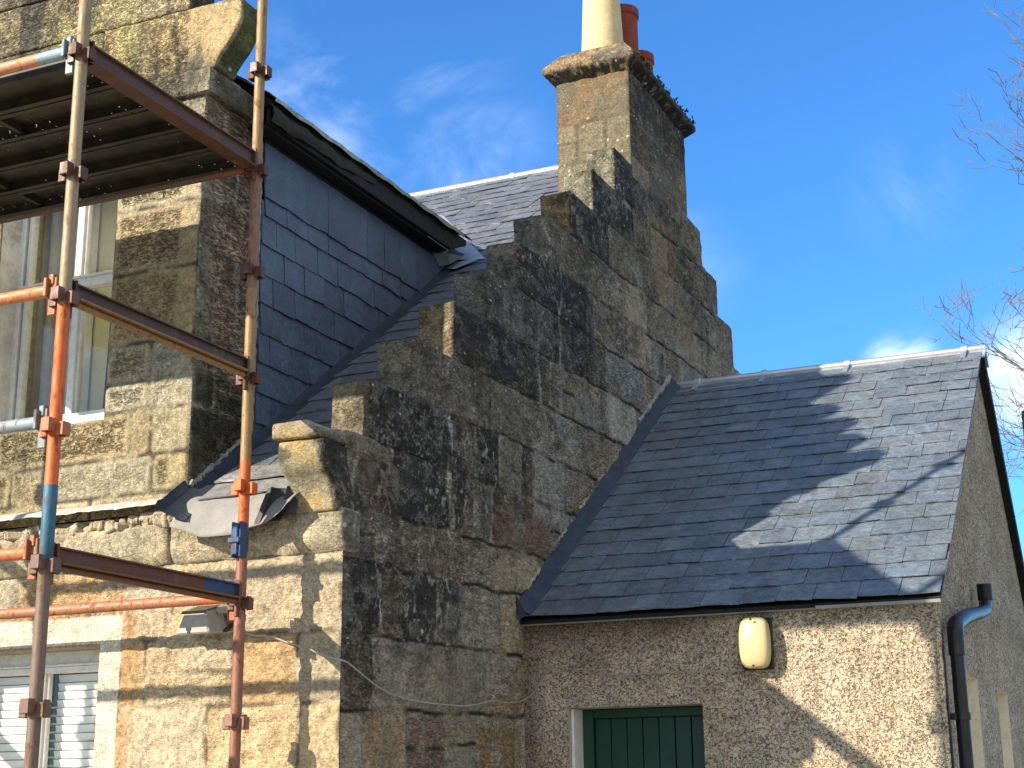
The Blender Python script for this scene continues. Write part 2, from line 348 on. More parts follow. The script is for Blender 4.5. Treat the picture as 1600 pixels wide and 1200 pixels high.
def make_deck():
    m, t, b = mat('steel_deck_with_holes'); P = gpos(t)
    n1 = noise(t, P, 9, 5, .65); n2 = noise(t, P, 50, 5, .7)
    col = mixc(t, mrange(t, n1, .35, .65), (.018, .016, .013), (.050, .040, .026)); col = mixc(t, mrange(t, n2, .55, .7, 0, .6), col, (.08, .036, .02))
    t.links.new(col, b.inputs['Base Color']); b.inputs['Roughness'].default_value = .6; b.inputs['Metallic'].default_value = .2
    o = [n for n in t.nodes if n.type == 'OUTPUT_MATERIAL'][0]
    # punched drain holes, a few of them clear of dirt
    sx = N(t, 'ShaderNodeSeparateXYZ', {'Vector': P}); px = math_(t, 'FRACT', math_(t, 'MULTIPLY', sx.outputs[0], 1 / .075)); py = math_(t, 'FRACT', math_(t, 'MULTIPLY', sx.outputs[1], 1 / .052))
    dx = math_(t, 'MULTIPLY', math_(t, 'SUBTRACT', px, .5), .075); dy = math_(t, 'MULTIPLY', math_(t, 'SUBTRACT', py, .5), .052)
    d = math_(t, 'SQRT', math_(t, 'ADD', math_(t, 'MULTIPLY', dx, dx), math_(t, 'MULTIPLY', dy, dy)))
    hole = math_(t, 'MULTIPLY', math_(t, 'LESS_THAN', d, .0052), math_(t, 'GREATER_THAN', noise(t, P, 5.5, 2, .5), .545))
    tr = N(t, 'ShaderNodeBsdfTransparent'); mxs = N(t, 'ShaderNodeMixShader'); t.links.new(hole, mxs.inputs[0]); t.links.new(b.outputs[0], mxs.inputs[1]); t.links.new(tr.outputs[0], mxs.inputs[2])
    t.links.new(mxs.outputs[0], o.inputs[0]); return m
M_DECK = make_deck()

# ------------------------------------------------------------------ stone faces as real relief
PAL = 1.18 * np.array([(.33, .28, .20), (.31, .28, .22), (.36, .31, .22), (.28, .265, .225), (.33, .26, .18), (.29, .25, .19), (.34, .325, .275)])
def stones_from_rows(rows, u0, u1, wmin, wmax, seed, fixed=None):
    """rows: ascending v edges. returns list of (ua,ub,va,vb)"""
    rg = random.Random(seed); L = []
    for i in range(len(rows) - 1):
        va, vb = rows[i], rows[i + 1]
        js = (fixed or {}).get(i)
        if js is None:
            js = [u0]; u = u0 - rg.uniform(0, wmin)
            while u < u1:
                u += rg.uniform(wmin, wmax)
                if u > u0 + .1 and u < u1 - .1: js.append(u)
            js.append(u1)
        for a, b in zip(js[:-1], js[1:]):
            if (vb - va) > .24 and (b - a) < .5 and rg.random() < .16:
                m = va + (vb - va) * rg.uniform(.4, .6); L += [(a, b, va, m), (a, b, m, vb)]
            else: L.append((a, b, va, vb))
    return L
def skin(name, parent, O, U, V, Nn, ua, ub, va, vb, res, stones, colfun, maskfun, relief=.010, warp=.010, joint=.010, k=0.0, mat_=None, rock=1.0, flat=None, corner=.03):
    """a stone face: one relief mesh; u along U, v up; v is measured along courses that rise by k per u"""
    nu = int(round((ub - ua) / res)) + 1; nv = int(round((vb - va) / res)) + 1
    us = np.linspace(ua, ub, nu); vs = np.linspace(va, vb, nv); u, v = np.meshgrid(us, vs)
    s0 = hash(name) % 1 + len(stones) * .37
    uw = u + (fbm(u * 5, v * 5, 1.3, 3) - .5) * warp * 3; vw = v + (fbm(u * 4, v * 4, 7.7 + s0, 3) - .5) * warp * 3
    sid = -np.ones(u.shape, int); dist = np.zeros(u.shape); dh = np.zeros(u.shape)
    for i, (a, b, c, d) in enumerate(stones):
        m = (uw >= a) & (uw < b) & (vw >= c) & (vw < d)
        dd = np.minimum(np.minimum(uw - a, b - uw), np.minimum(vw - c, d - vw))
        # round the corners a little
        cu = np.minimum(uw - a, b - uw); cv = np.minimum(vw - c, d - vw); rr = corner
        near = (cu < rr) & (cv < rr); dc = rr - np.sqrt((rr - cu) ** 2 + (rr - cv) ** 2); dd = np.where(near, np.minimum(dd, dc), dd)
        sid[m] = i; dist[m] = dd[m]; dh[m] = np.minimum(vw - c, d - vw)[m]
    rs = np.random.RandomState(len(stones) * 7 + 3); n = max(len(stones), 1)
    base = rs.rand(n + 1); seedz = rs.rand(n + 1) * 50; tone = rs.rand(n + 1); rough = rs.rand(n + 1)
    B, Z, T, Q = base[sid], seedz[sid], tone[sid], rough[sid]
    e = joint * (0.7 + .8 * fbm(u * 20, v * 20, 3.1, 2))
    body = sst(e * .35, e * .35 + .016, dist)
    h = body * (relief * (.35 + .65 * B)) + body * (fbm(u * 11, v * 11, Z, 4) - .5) * .022 * (.4 + Q) + body * (fbm(u * 42, v * 42, Z, 3) - .5) * .007
    h += body * (rock - 1) * ((fbm(u * 9, v * 9, Z, 3) - .5) * .012 + (fbm(u * 27, v * 27, Z + 3, 4) - .5) * .012)
    if flat is not None: h = h * (1 - .92 * flat(u, v))
    h += (fbm(u * 60, v * 60, 9.0, 2) - .5) * .004
    P = np.array(O)[None, :] + 0
    zz = v + k * (u - ua)
    mk = maskfun(u, zz)
    # keep the skin's border at the plane of the wall so corners close
    h = np.maximum(h, -.004)
    pts = np.array(O)[None, None, :] + u[..., None] * np.array(U) + zz[..., None] * np.array(V) + h[..., None] * np.array(Nn)
    skin.dh = dh
    col, wear = colfun(u, zz, sid, B, T, Q, body, dist)
    ij = np.arange(nu * nv).reshape(nv, nu)
    cm = mk[:-1, :-1] & mk[1:, :-1] & mk[:-1, 1:] & mk[1:, 1:]
    q = np.stack([ij[:-1, :-1], ij[:-1, 1:], ij[1:, 1:], ij[1:, :-1]], -1)[cm]
    used = np.unique(q); rm = -np.ones(nu * nv, int); rm[used] = np.arange(len(used)); q = rm[q]
    me = bpy.data.meshes.new(name); me.vertices.add(len(used)); me.vertices.foreach_set('co', pts.reshape(-1, 3)[used].ravel())
    me.loops.add(q.size); me.loops.foreach_set('vertex_index', q.ravel()); me.polygons.add(len(q))
    me.polygons.foreach_set('loop_start', np.arange(0, q.size, 4)); me.update(calc_edges=True)
    nrm = Vector(U).cross(Vector(V))
    if nrm.dot(Vector(Nn)) < 0: me.flip_normals()
    set_col(me, 'Col', col.reshape(-1, 3)[used]); set_col(me, 'Wear', wear.reshape(-1, 3)[used])
    return link(name, me, mat_ or M_STONE, parent, smooth=True)
def stone_block(name, parent, x0, y0, z0, x1, y1, z1, colfun, res=.02, rnd_=.012, amp=.012, seed=1, shear=0.0, prof=None, mat_=None):
    """one dressed block as a rounded, roughened box; colfun(x,y,z)->(col,wear)"""
    lo = np.array([x0, y0, z0]); hi = np.array([x1, y1, z1]); V = []; F = []; n0 = 0
    for ax in range(3):
        a, b = (ax + 1) % 3, (ax + 2) % 3
        na = max(2, int(round((hi[a] - lo[a]) / res)) + 1); nb = max(2, int(round((hi[b] - lo[b]) / res)) + 1)
        A, Bb = np.meshgrid(np.linspace(lo[a], hi[a], na), np.linspace(lo[b], hi[b], nb))
        for side in (0, 1):
            p = np.zeros((A.size, 3)); p[:, a] = A.ravel(); p[:, b] = Bb.ravel(); p[:, ax] = (lo, hi)[side][ax]
            ij = np.arange(A.size).reshape(A.shape) + n0
            q = np.stack([ij[:-1, :-1], ij[:-1, 1:], ij[1:, 1:], ij[1:, :-1]], -1).reshape(-1, 4)
            if side == 0: q = q[:, ::-1]
            V.append(p); F.append(q); n0 += A.size
    V = np.concatenate(V); F = np.concatenate(F)
    # round edges
    r = rnd_; c = np.clip(V, lo + r, hi - r); d = V - c; l = np.linalg.norm(d, axis=1, keepdims=True); dn = d / np.maximum(l, 1e-9)
    V = np.where(l > 1e-9, c + dn * r, V)
    nn = (fbm(V[:, 0] * 12 + V[:, 1] * 3, V[:, 1] * 12, V[:, 2] * 12 + seed * 5.1, 4) - .5) * 2 * amp + (fbm(V[:, 0] * 45, V[:, 1] * 45, V[:, 2] * 45 + seed, 2) - .5) * amp * .5
    V = V + dn * nn[:, None]
    if prof is not None: V = prof(V)
    V[:, 2] += shear * (V[:, 1] - y0)
    col, wear = colfun(V[:, 0], V[:, 1], V[:, 2])
    me = bpy.data.meshes.new(name); me.from_pydata(V.tolist(), [], F.tolist()); me.update()
    set_col(me, 'Col', col); set_col(me, 'Wear', wear)
    bm = bmesh.new(); bm.from_mesh(me); bmesh.ops.remove_doubles(bm, verts=bm.verts, dist=.0012); bm.to_mesh(me); bm.free()
    o = link(name, me, mat_ or M_STONE, parent, smooth=True); me.set_sharp_from_angle(angle=R(60)); return o

# ================================================================== the setting
def plane(name, x0, y0, x1, y1, z, m, kind='structure'):
    b = MB(); b.quad((x0, y0, z), (x1, y0, z), (x1, y1, z), (x0, y1, z)); o = b.build(name, m); tag(o, kind=kind); return o
plane('ground', -400, -400, 400, 400, 0, M_GRASS)
plane('yard', -14, -12, 12, 20, .004, M_GROUND)  # unseen yard, made pale to bounce warm light onto the walls

# key planes
YF, XG, YE, XD = 5.65, -3.382, 7.566, -4.231
KG = .018                                  # courses of the gable rise a little towards the back
def ztop(y): return 3.28 + .757 * (y - 5.66)

# ================================================================== main house
house = empty('stone_house', (-6, 8, 0), label='old sandstone house with stepped gable, slated roof and half dormer behind the scaffold', cat='house')

YR, ZR = 10.36, 6.42                       # ridge
def roofz(y): return 3.01 + .75 * (y - 5.65)

# ---- gable colours
def gable_col(y, z, sid, B, T, Q, body, dist):
    T = T + 0 * y; idx = (np.clip(T, 0, .999) * len(PAL)).astype(int); c = PAL[idx] * (.80 + .4 * B)[..., None] * np.array((1.0, .98, .97))
    grey = np.array((.27, .265, .24)); pale = np.array((.40, .38, .33))
    lower = sst(3.6, 2.2, z) * sst(5.9, 6.8, y)
    c = lerp(c, c * np.array((1.0, .94, .86)), (.5 * lower)[..., None])
    def pt(y0, y1, z0, z1, col, a=.9):
        nonlocal c
        wob = (fbm(y * 6, z * 6, 2.2, 3) - .5) * .08
        m = sst(y0 - .03, y0 + .02, y + wob) * sst(y1 + .03, y1 - .02, y + wob) * sst(z0 - .03, z0 + .02, z + wob) * sst(z1 + .03, z1 - .02, z + wob)
        c = lerp(c, np.array(col), (a * m * (.75 + .25 * body))[..., None]); return m
    keep = pt(7.2, 7.97, 2.96, 3.18, (.25, .16, .12)) + pt(7.73, 8.27, 3.22, 3.66, pale) + pt(8.02, 8.36, 3.74, 3.93, pale) + pt(8.95, 9.7, 4.30, 4.60, (.34, .34, .32))
    keep = keep + pt(8.4, 8.8, 3.8, 4.1, (.33, .31, .26)) + pt(5.86, 6.2, 1.5, 2.05, (.36, .27, .16)) + pt(6.25, 6.62, 1.4, 2.05, (.22, .145, .12), .75) + pt(7.0, 7.5, 1.5, 2.03, (.33, .235, .135)) + pt(7.1, 7.5, 2.2, 2.38, (.40, .36, .29))
    keep = keep + pt(9.9, 10.6, 5.3, 5.9, (.30, .20, .12), .7) + pt(10.5, 10.9, 5.0, 5.3, (.31, .22, .13), .7)
    # soot: heavy under the steps, in streaks, fading down and to the back
    d = ztop(np.minimum(y, 10.36)) - z
    st = fbm(y * 7, z * .9, 4.4, 4); pa = fbm(y * 1.6, z * 1.3, 8.2, 4); pb = fbm(y * 9, z * 5, 5.2, 4)
    s = sst(1.75, .65, d + (pa - .5) * 1.7 + (st - .5) * 1.3)
    s = np.maximum(s, sst(1.5, .7, (y - 5.65)) * sst(2.0, 2.6, z + (pa - .5) * .9) * .85)
    s = s + (T - .55) * .62 * sst(.08, .35, s)
    s = s * lerp(1, .70, sst(8.9, 9.9, y + (pa - .5) * 1.5)) * lerp(1.0, .82, sst(.4, .66, pb))
    s = np.maximum(s, sst(.52, .66, pa + (st - .5) * .5) * .7 * sst(1.9, 2.7, z))
    s = s * (1 - .75 * np.clip(keep, 0, 1)) * lerp(.75, 1, sst(.2, .7, T * .6 + B * .4))
    s = np.clip(s, 0, 1)
    c = lerp(c, np.array((.022, .0215, .021)), (.95 * s)[..., None])
    # dark patches at the back of the chimney base
    # mortar
    mort = lerp(np.array((.30, .255, .18)), np.array((.035, .032, .028)), (sst(.55, 1.0, s + (pb - .5) * .5))[..., None])
    c = lerp(mort, c, body[..., None])
    if sid is not None:
        jl = sst(.013, .006, skin.dh) * sst(.30, .46, fbm(y * 3.3, z * 3.3, 44.0, 3)); c = lerp(c, np.array((.012, .011, .010)), (.9 * jl)[..., None])  # shadow lines of the bed joints painted into the colour
        jv = sst(.012, .005, dist) * sst(.014, .02, skin.dh) * sst(.42, .55, fbm(y * 2.3, z * 2.3, 54.0, 3)); c = lerp(c, np.array((.30, .28, .23)), (.65 * jv)[..., None])
    rdg = np.abs(fbm(y * 15 + .6 * fbm(y * 6, z * 6, 2.0, 2), z * 19, 71.0, 3) - .5); pm = sst(.46, .58, fbm(y * 3.6, z * 4.2, 81.0, 3))
    mk_ = sst(.030, .012, rdg) * pm; c = lerp(c, np.array((.34, .32, .275)), (.72 * mk_ * sst(.25, .6, s))[..., None])
    mk2 = sst(.028, .010, rdg) * sst(.44, .56, fbm(y * 4.4, z * 3.6, 91.0, 3)); c = lerp(c, np.array((.055, .05, .042)), (.62 * mk2 * sst(.45, .15, s))[..., None])
    flk = sst(.70, .74, fbm(y * 26, z * 20, 101.0, 2)) * sst(.50, .60, fbm(y * 1.7, z * 2.1, 111.0, 3)) * sst(.3, .6, s); c = lerp(c, np.array((.42, .40, .34)), (.75 * flk)[..., None])
    grn = vnoise(y * 60, z * 60, 7.0) - .5; c = c * (1 + .5 * grn * sst(.2, .6, s))[..., None]
    # green-brown moss, white lime runs
    ms = sst(.62, .72, fbm(y * 3, z * 3, 15.5, 4)) * sst(1.2, .2, d); c = lerp(c, np.array((.050, .048, .018)), (.6 * ms)[..., None])
    def run(y0, z0, z1, w, a=1.0):
        nonlocal c
        yy = y - y0 + (fbm(z * 4, z * 0, 3.0 + y0, 3) - .5) * .14
        r = sst(w, w * .35, np.abs(yy)) * sst(z1 - .1, z1 + .05, z) * sst(z0 + .05, z0 - .05, z) * sst(.36, .56, fbm(y * 30, z * 9, 6.6, 4))
        c = lerp(c, np.array((.50, .48, .42)), (a * r)[..., None])
    run(6.68, 3.60, 3.0, .040, .9); run(6.72, 3.30, 3.18, .06, .8); run(7.86, 4.4, 3.7, .03, .5); run(8.2, 4.9, 4.1, .03, .55)
    run(5.97, 2.66, 2.45, .03, .8); run(5.72, 3.2, 2.8, .02, .6)
    wht = sst(.66, .74, fbm(y * 5, z * 3.2, 21.0, 5)) * .5 * (1 - .6 * s); c = lerp(c, np.array((.42, .40, .34)), wht[..., None])
    lich = .02 + .34 * sst(.52, .72, fbm(y * 2.2, z * 2.2, 31.0, 3)) * sst(1.6, .3, d) + .05 * s
    wear = np.stack([lich + 0 * y, .35 + .5 * Q + 0 * y, s + 0 * y], -1)
    return c, wear
def gable_pt(x, y, z):
    """block colours: the outer face follows the gable, the lit front face is cleaner"""
    n = len(y); B = np.full(n, .5); T = np.full(n, .62 + .30 * np.sin(y.mean() * 37)); Q = np.full(n, .5)
    c, w = gable_col(y, z, None, B, T, Q, np.ones(n), np.ones(n))
    return c, w

# course edges in v (height at y = 5.65)
tops = [(5.66, 3.28), (5.872, 3.572), (6.287, 3.885), (6.725, 4.205), (7.145, 4.522), (7.574, 4.836), (7.976, 5.146), (8.401, 5.460), (8.815, 5.773), (9.252, 6.110)]
vrows = [z - KG * (y - 5.65) for y, z in tops]
lowrows = [0.0, .35, .72, 1.08, 1.42, 1.74, 2.06, 2.385, 2.71, 2.95, 3.28]
rows = lowrows + vrows[1:] + [6.40, 6.75]
# gable body: a stepped slab
prof = [(5.66, -.1), (5.66, 3.27)]
for i in range(1, len(tops)):
    y, z = tops[i]; prof += [(y + .02, tops[i - 1][1] - .006), (y + .02, z - .012)]
backs = [(11.262, 6.170), (11.668, 5.86), (12.068, 5.55), (12.465, 5.20), (12.88, 4.87), (13.30, 4.54), (13.72, 4.21), (14.14, 3.88), (14.56, 3.55), (15.0, 3.25)]
prof += [(9.62, 6.10), (10.9, 6.10)]
for i, (y, z) in enumerate(backs): prof += [(y - .02, z - .01), (y - .02, (backs[i + 1][1] if i + 1 < len(backs) else 2.9) - .01)]
prof += [(15.0, -.1)]
gb = MB(); gb.poly([(XG - .007, y, z) for y, z in prof], (-.20, 0, 0), (.16, .14, .11)); 
core = gb.build('gable_core', M_STONE, house)
def step_index_front(z):
    return np.searchsorted([t[1] for t in tops], z)
TOPZ = np.array([t[1] for t in tops]); TOPY = np.array([t[0] for t in tops])
BY = np.array([b[0] for b in backs]); BZ = np.array([b[1] for b in backs])
tail = {}
rg = random.Random(5)
for i in range(1, len(tops)): tail[i] = rg.uniform(.62, .98)
def gmask(y, z):
    v = z - KG * (y - 5.65); i = np.searchsorted(np.array(vrows), v)         # i: the row whose top is vrows[i]
    yl = np.full(y.shape, 5.65)
    for j in range(1, len(tops)):
        yl = np.where(i == j, tops[j][0] + tail[j] - .015, yl)
    ok = (y >= yl - 1e-6) & (v < vrows[-1])
    k = np.searchsorted(-BZ, -z)          # number of backs above z
    yr = np.where(k > 0, BY[np.clip(k, 0, len(BY) - 1)], BY[0]); 
    yr = BY[0] + 0 * y
    for q in range(len(backs)): yr = np.where(z < BZ[q], BY[q], yr)
    ok &= (y < yr - .006)
    ok &= ~((y > YE + .15) & (y < 13.1) & (z < 4.45 - .7 * np.abs(y - 10.36)))   # behind the extension
    return ok
st = stones_from_rows(rows, 5.65, 15.0, .26, .72, 21, {5: [5.65, 5.84, 6.03, 6.24, 6.63, 6.98, 7.45, 7.9, 8.4, 9, 15], 6: [5.65, 5.93, 6.62, 7.15, 7.6, 8.1, 8.8, 15],
     7: [5.65, 5.86, 6.0, 6.2, 6.55, 6.9, 7.28, 7.62, 8.1, 15], 8: [5.65, 5.95, 6.35, 6.7, 7.18, 7.5, 8.0, 15], 9: [5.65, 6.1, 6.6, 6.95, 7.19, 7.98, 8.3, 8.7, 15]})
skin('gable_wall', house, (XG, 0, 0), (0, 1, 0), (0, 0, 1), (1, 0, 0), 5.65, 13.1, 1.15, 6.3, .0092, st, gable_col, gmask, relief=.009, warp=.017, joint=.009, k=KG, corner=.06)
# crow steps of the front slope, each one a stone
TH = .208
def crow_col(i):
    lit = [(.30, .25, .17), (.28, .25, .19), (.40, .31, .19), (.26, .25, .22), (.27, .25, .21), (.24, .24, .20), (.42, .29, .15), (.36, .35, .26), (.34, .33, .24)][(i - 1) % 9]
    def f(x, y, z):
        c, w = gable_pt(x, y, z)
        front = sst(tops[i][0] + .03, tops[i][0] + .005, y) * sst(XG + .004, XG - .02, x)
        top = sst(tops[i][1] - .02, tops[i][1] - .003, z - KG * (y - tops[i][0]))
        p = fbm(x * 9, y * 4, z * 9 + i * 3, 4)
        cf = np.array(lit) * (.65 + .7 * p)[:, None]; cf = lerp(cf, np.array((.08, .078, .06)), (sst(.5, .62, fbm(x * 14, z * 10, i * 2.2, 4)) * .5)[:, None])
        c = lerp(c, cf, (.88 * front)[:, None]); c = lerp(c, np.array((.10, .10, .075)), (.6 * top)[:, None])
        w = w.copy(); w[:, 0] = np.where(front > .5, .10, w[:, 0]); w[:, 2] *= (1 - .8 * front); return c, w
    return f
for i in range(1, len(tops)):
    y, z = tops[i]; z0 = tops[i - 1][1] + KG * (y - tops[i - 1][0])
    o = stone_block('crow_step', house, XG - TH - .004, y, z0 - .004, XG + .006, y + tail[i], z, crow_col(i), .0105, .013, .007, seed=i, shear=KG)
def back_col(x, y, z): return gable_pt(x, y, z)
for i, (y, z) in enumerate(backs[:-1]):
    z0 = backs[i + 1][1]
    stone_block('crow_step', house, XG - TH, y - .55, z0 - .01, XG + .010, y, z, back_col, .03, .022, .008, seed=40 + i)
# skewputt of the gable: a scroll that leans out over the street front
def skewp_prof():
    return [(5.452, 3.215), (5.452, 3.14), (5.462, 3.105), (5.487, 3.075), (5.525, 3.048), (5.556, 3.010), (5.578, 2.965), (5.585, 2.905)]
def skew_col(x, y, z):
    n = len(y); c, w = gable_pt(x, np.maximum(y, 5.66), z)
    fr = sst(XG - .004, XG - .03, x); p = fbm(x * 8, y * 8, z * 8, 4)
    cf = lerp(np.array((.46, .35, .17)), np.array((.36, .32, .22)), sst(.4, .6, p)[:, None]); 
    cf = lerp(cf, np.array((.05, .045, .03)), (sst(.5, .62, fbm(x * 15, y * 9, z * 15, 4)) * sst(3.02, 3.12, z) * sst(3.26, 3.2, z) * .75)[:, None])
    cf = lerp(cf, np.array((.62, .58, .46)), (sst(.64, .7, fbm(x * 18, y * 10, z * 18 + 4, 4)) * .9)[:, None])
    c = lerp(c, cf, fr[:, None]); w = w.copy(); w[:, 0] = np.where(fr > .5, .06, w[:, 0]); w[:, 1] = .15; w[:, 2] *= (1 - fr); return c, w
def scroll(V):
    sp = skewp_prof(); zs = [p[1] for p in sp][::-1]; ys = [p[0] for p in sp][::-1]
    front = np.interp(V[:, 2], zs, ys); t = (V[:, 1] - 5.45) / (6.15 - 5.45); V[:, 1] = front + t * (6.15 - front); return V
stone_block('skewputt', house, XG - .225, 5.45, 2.905, XG + .008, 6.15, 3.205, skew_col, .014, .014, .006, seed=77, prof=scroll)
def cap_prof(V):
    # worn top corner and drip
    V[:, 2] -= .055 * sst(XG - .07, XG + .012, V[:, 0]) * sst(5.75, 5.45, V[:, 1]) * sst(3.22, 3.28, V[:, 2]); return V
def cap_col(x, y, z):
    c, w = skew_col(x, y, z); top = sst(3.20, 3.27, z); n = fbm(x * 10, y * 6, z * 8, 4)
    c = lerp(c, np.array((.36, .31, .24)) * (.6 + .8 * n)[:, None], (.7 * top * sst(5.75, 5.6, y))[:, None]); return c, w
stone_block('skewputt_cap', house, XG - .245, 5.425, 3.208, XG + .012, 5.93, 3.285, cap_col, .014, .014, .005, seed=78, prof=cap_prof)

# ---- chimney
CX0, CX1, CY0, CY1 = -3.958, XG + .002, 9.61, 10.925
def chim_col(side):
    def f(a, z, sid, B, T, Q, body, dist):
        n = fbm(a * 4, z * 4, 3.3 + side, 4); n2 = fbm(a * 1.8, z * 1.5, 9.3 + side, 4)
        if side == 0:
            c = lerp(np.array((.33, .205, .105)), np.array((.23, .20, .135)), sst(.35, .6, n + (z < 6.5) * .14)[..., None]) * (.7 + .5 * B)[..., None]
            s = sst(.55, .75, n2) * .6
        else:
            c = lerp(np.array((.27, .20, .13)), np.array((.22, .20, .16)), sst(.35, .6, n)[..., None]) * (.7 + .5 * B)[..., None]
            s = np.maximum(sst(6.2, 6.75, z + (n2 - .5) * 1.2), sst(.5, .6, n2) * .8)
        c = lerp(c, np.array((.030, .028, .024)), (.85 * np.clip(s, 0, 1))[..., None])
        c = lerp(np.array((.16, .14, .10)) + 0 * c, c, body[..., None])
        lich = .62 * sst(.42, .6, fbm(a * 2.6 + 3, z * 2.2, 1.2, 3)) + .04
        return c, np.stack([lich + 0 * a, .3 + 0 * a, s + 0 * a], -1)
    return f
crow = [5.2, 5.6, 5.95, 6.2, 6.52, 6.9]
allm = lambda u, v: np.ones(u.shape, bool)
skin('chimney_stack', house, (0, CY0, 0), (1, 0, 0), (0, 0, 1), (0, -1, 0), CX0, CX1, 5.6, 6.9, .013,
     stones_from_rows(crow, CX0, CX1, .2, .4, 3, {4: [CX0, CX1], 3: [CX0, -3.8, -3.57, CX1], 2: [CX0, -3.62, CX1]}), chim_col(0), allm, .007, .007, .006)
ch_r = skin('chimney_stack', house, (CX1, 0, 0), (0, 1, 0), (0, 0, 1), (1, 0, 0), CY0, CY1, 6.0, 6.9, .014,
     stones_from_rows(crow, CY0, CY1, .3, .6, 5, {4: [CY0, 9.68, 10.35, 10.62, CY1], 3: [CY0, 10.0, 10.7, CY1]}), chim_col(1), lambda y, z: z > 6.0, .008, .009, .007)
b = MB(); b.box(CX0 + .004, CY0 + .005, 5.0, CX1 - .006, CY1 - .005, 6.88, (.14, .12, .09)); b.build('chimney_core', M_MORTAR, house)
def capc(x, y, z):
    n = fbm(x * 7, y * 7, z * 9, 4); c = lerp(np.array((.34, .24, .13)), np.array((.19, .17, .13)), sst(.38, .56, n)[:, None])
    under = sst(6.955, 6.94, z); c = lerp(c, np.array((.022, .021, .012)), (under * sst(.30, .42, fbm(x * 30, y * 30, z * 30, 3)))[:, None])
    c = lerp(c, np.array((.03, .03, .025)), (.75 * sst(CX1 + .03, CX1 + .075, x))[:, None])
    return c, np.stack([.14 + 0 * x, .3 + 0 * x, .4 + 0 * x], -1)
def cap2(V):
    cx, cy = (CX0 + CX1) / 2, (CY0 + CY1) / 2; zz = V[:, 2]
    t = np.clip((zz - 6.985) / .145, 0, 1) * .115 + np.clip((6.945 - zz) / .083, 0, 1) * .080
    V[:, 0] -= np.sign(V[:, 0] - cx) * t * sst(.1, .25, np.abs(V[:, 0] - cx)); V[:, 1] -= np.sign(V[:, 1] - cy) * t * sst(.3, .6, np.abs(V[:, 1] - cy)); return V
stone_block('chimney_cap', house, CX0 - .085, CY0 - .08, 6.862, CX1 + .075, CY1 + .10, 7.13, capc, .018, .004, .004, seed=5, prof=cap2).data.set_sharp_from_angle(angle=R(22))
# moss tufts along the cap's shaded edge
b = MB(); rg = random.Random(3)
for i in range(260):
    y = rg.uniform(CY0 + .05, CY1 + .08); x = CX1 + rg.uniform(.0, .08); z = 7.0 + rg.uniform(-.03, .10) - (x - CX1) * .6; s = rg.uniform(.006, .02)
    b.add([(x + rg.uniform(-s, s), y + rg.uniform(-s, s), z + rg.uniform(-s, s) * 1.3) for _ in range(5)], [(0, 1, 2), (0, 2, 3), (0, 3, 4), (1, 2, 4), (2, 3, 4), (0, 1, 4)])
tag(b.build('moss', M_MOSS, house), kind='stuff')
def pot(name, x, y, z, h, r0, r1_, m, lip):
    b = MB(); pr = [(r0 + .012, 0), (r0 + .012, .05), (r0, .06), (r1_, h - .07), (r1_ + lip, h - .06), (r1_ + lip, h), (r1_ - .02, h), (r1_ - .03, h - .3)]
    n = 40; vs = []; fs = []
    for r_, zz in pr:
        for k in range(n): vs.append((x + r_ * math.cos(2 * math.pi * k / n), y + r_ * math.sin(2 * math.pi * k / n), z + zz))
    for j in range(len(pr) - 1):
        for k in range(n): fs.append((j * n + k, j * n + (k + 1) % n, (j + 1) * n + (k + 1) % n, (j + 1) * n + k))
    b.add(vs, fs); return b.build(name, m, house, smooth=True)
pot('chimney_pot', -3.695, 9.93, 7.11, .95, .168, .132, M_POT, .014)
o = pot('chimney_pot', -3.665, 10.31, 7.11, .66, .125, .125, M_POTR, .012); o['label'] = 'taller terracotta chimney pot'
o = pot('chimney_pot', -3.665, 10.66, 7.11, .42, .125, .125, M_POTR, .012); o['label'] = 'short terracotta chimney pot'

# ---- street front below the eaves
WX0, WX1 = -5.60, -4.69
def front_col(x, z, sid, B, T, Q, body, dist):
    n = fbm(x * 3, z * 3, 2.2, 4); n2 = fbm(x * 1.3, z * 1.6, 6.2, 4)
    pal = np.array([(.61, .49, .31), (.60, .46, .27), (.55, .46, .32), (.61, .42, .22), (.53, .46, .34), (.62, .52, .35)])
    c = pal[(np.clip(T + 0 * x, 0, .999) * 6).astype(int)] * (.82 + .3 * B)[..., None]
    c = lerp(c, np.array((.63, .42, .20)), (sst(.52, .68, n2) * .6)[..., None])
    c = lerp(c, np.array((.50, .47, .36)), (sst(.5, .7, n) * .5)[..., None])
    # pale pointing smears and a reddish dressed strip round the window margin
    c = lerp(c, np.array((.55, .33, .17)), (.8 * sst(-4.46, -4.50, x) * sst(2.60, 2.57, z) * (sst(-4.575, -4.56, x) + sst(2.52, 2.53, z) > .5))[..., None])
    mort = np.array((.52, .45, .32)); dk = sst(.45, .6, fbm(x * 9, z * 9, 1.1, 3))
    mort = lerp(mort, np.array((.20, .16, .11)), dk[..., None]); c = lerp(mort, c, body[..., None])
    ms = sst(.60, .70, fbm(x * 4, z * 5, 11.0, 4)) * sst(2.0, 2.2, z) * sst(2.35, 2.2, z); c = lerp(c, np.array((.20, .20, .08)), (.5 * ms)[..., None])
    marg = ((x < -4.565) & (z < 2.52) & (x > -5.75)).astype(float)
    c = lerp(c, np.array((.74, .68, .54)) * (.94 + .12 * n)[..., None], marg[..., None])
    return c, np.stack([.015 + 0 * x, (.15 + .35 * Q) * (1 - marg), 0.05 + 0 * x], -1)
frows = [0, .36, .74, 1.08, 1.42, 1.76, 2.085, 2.392, 2.728]
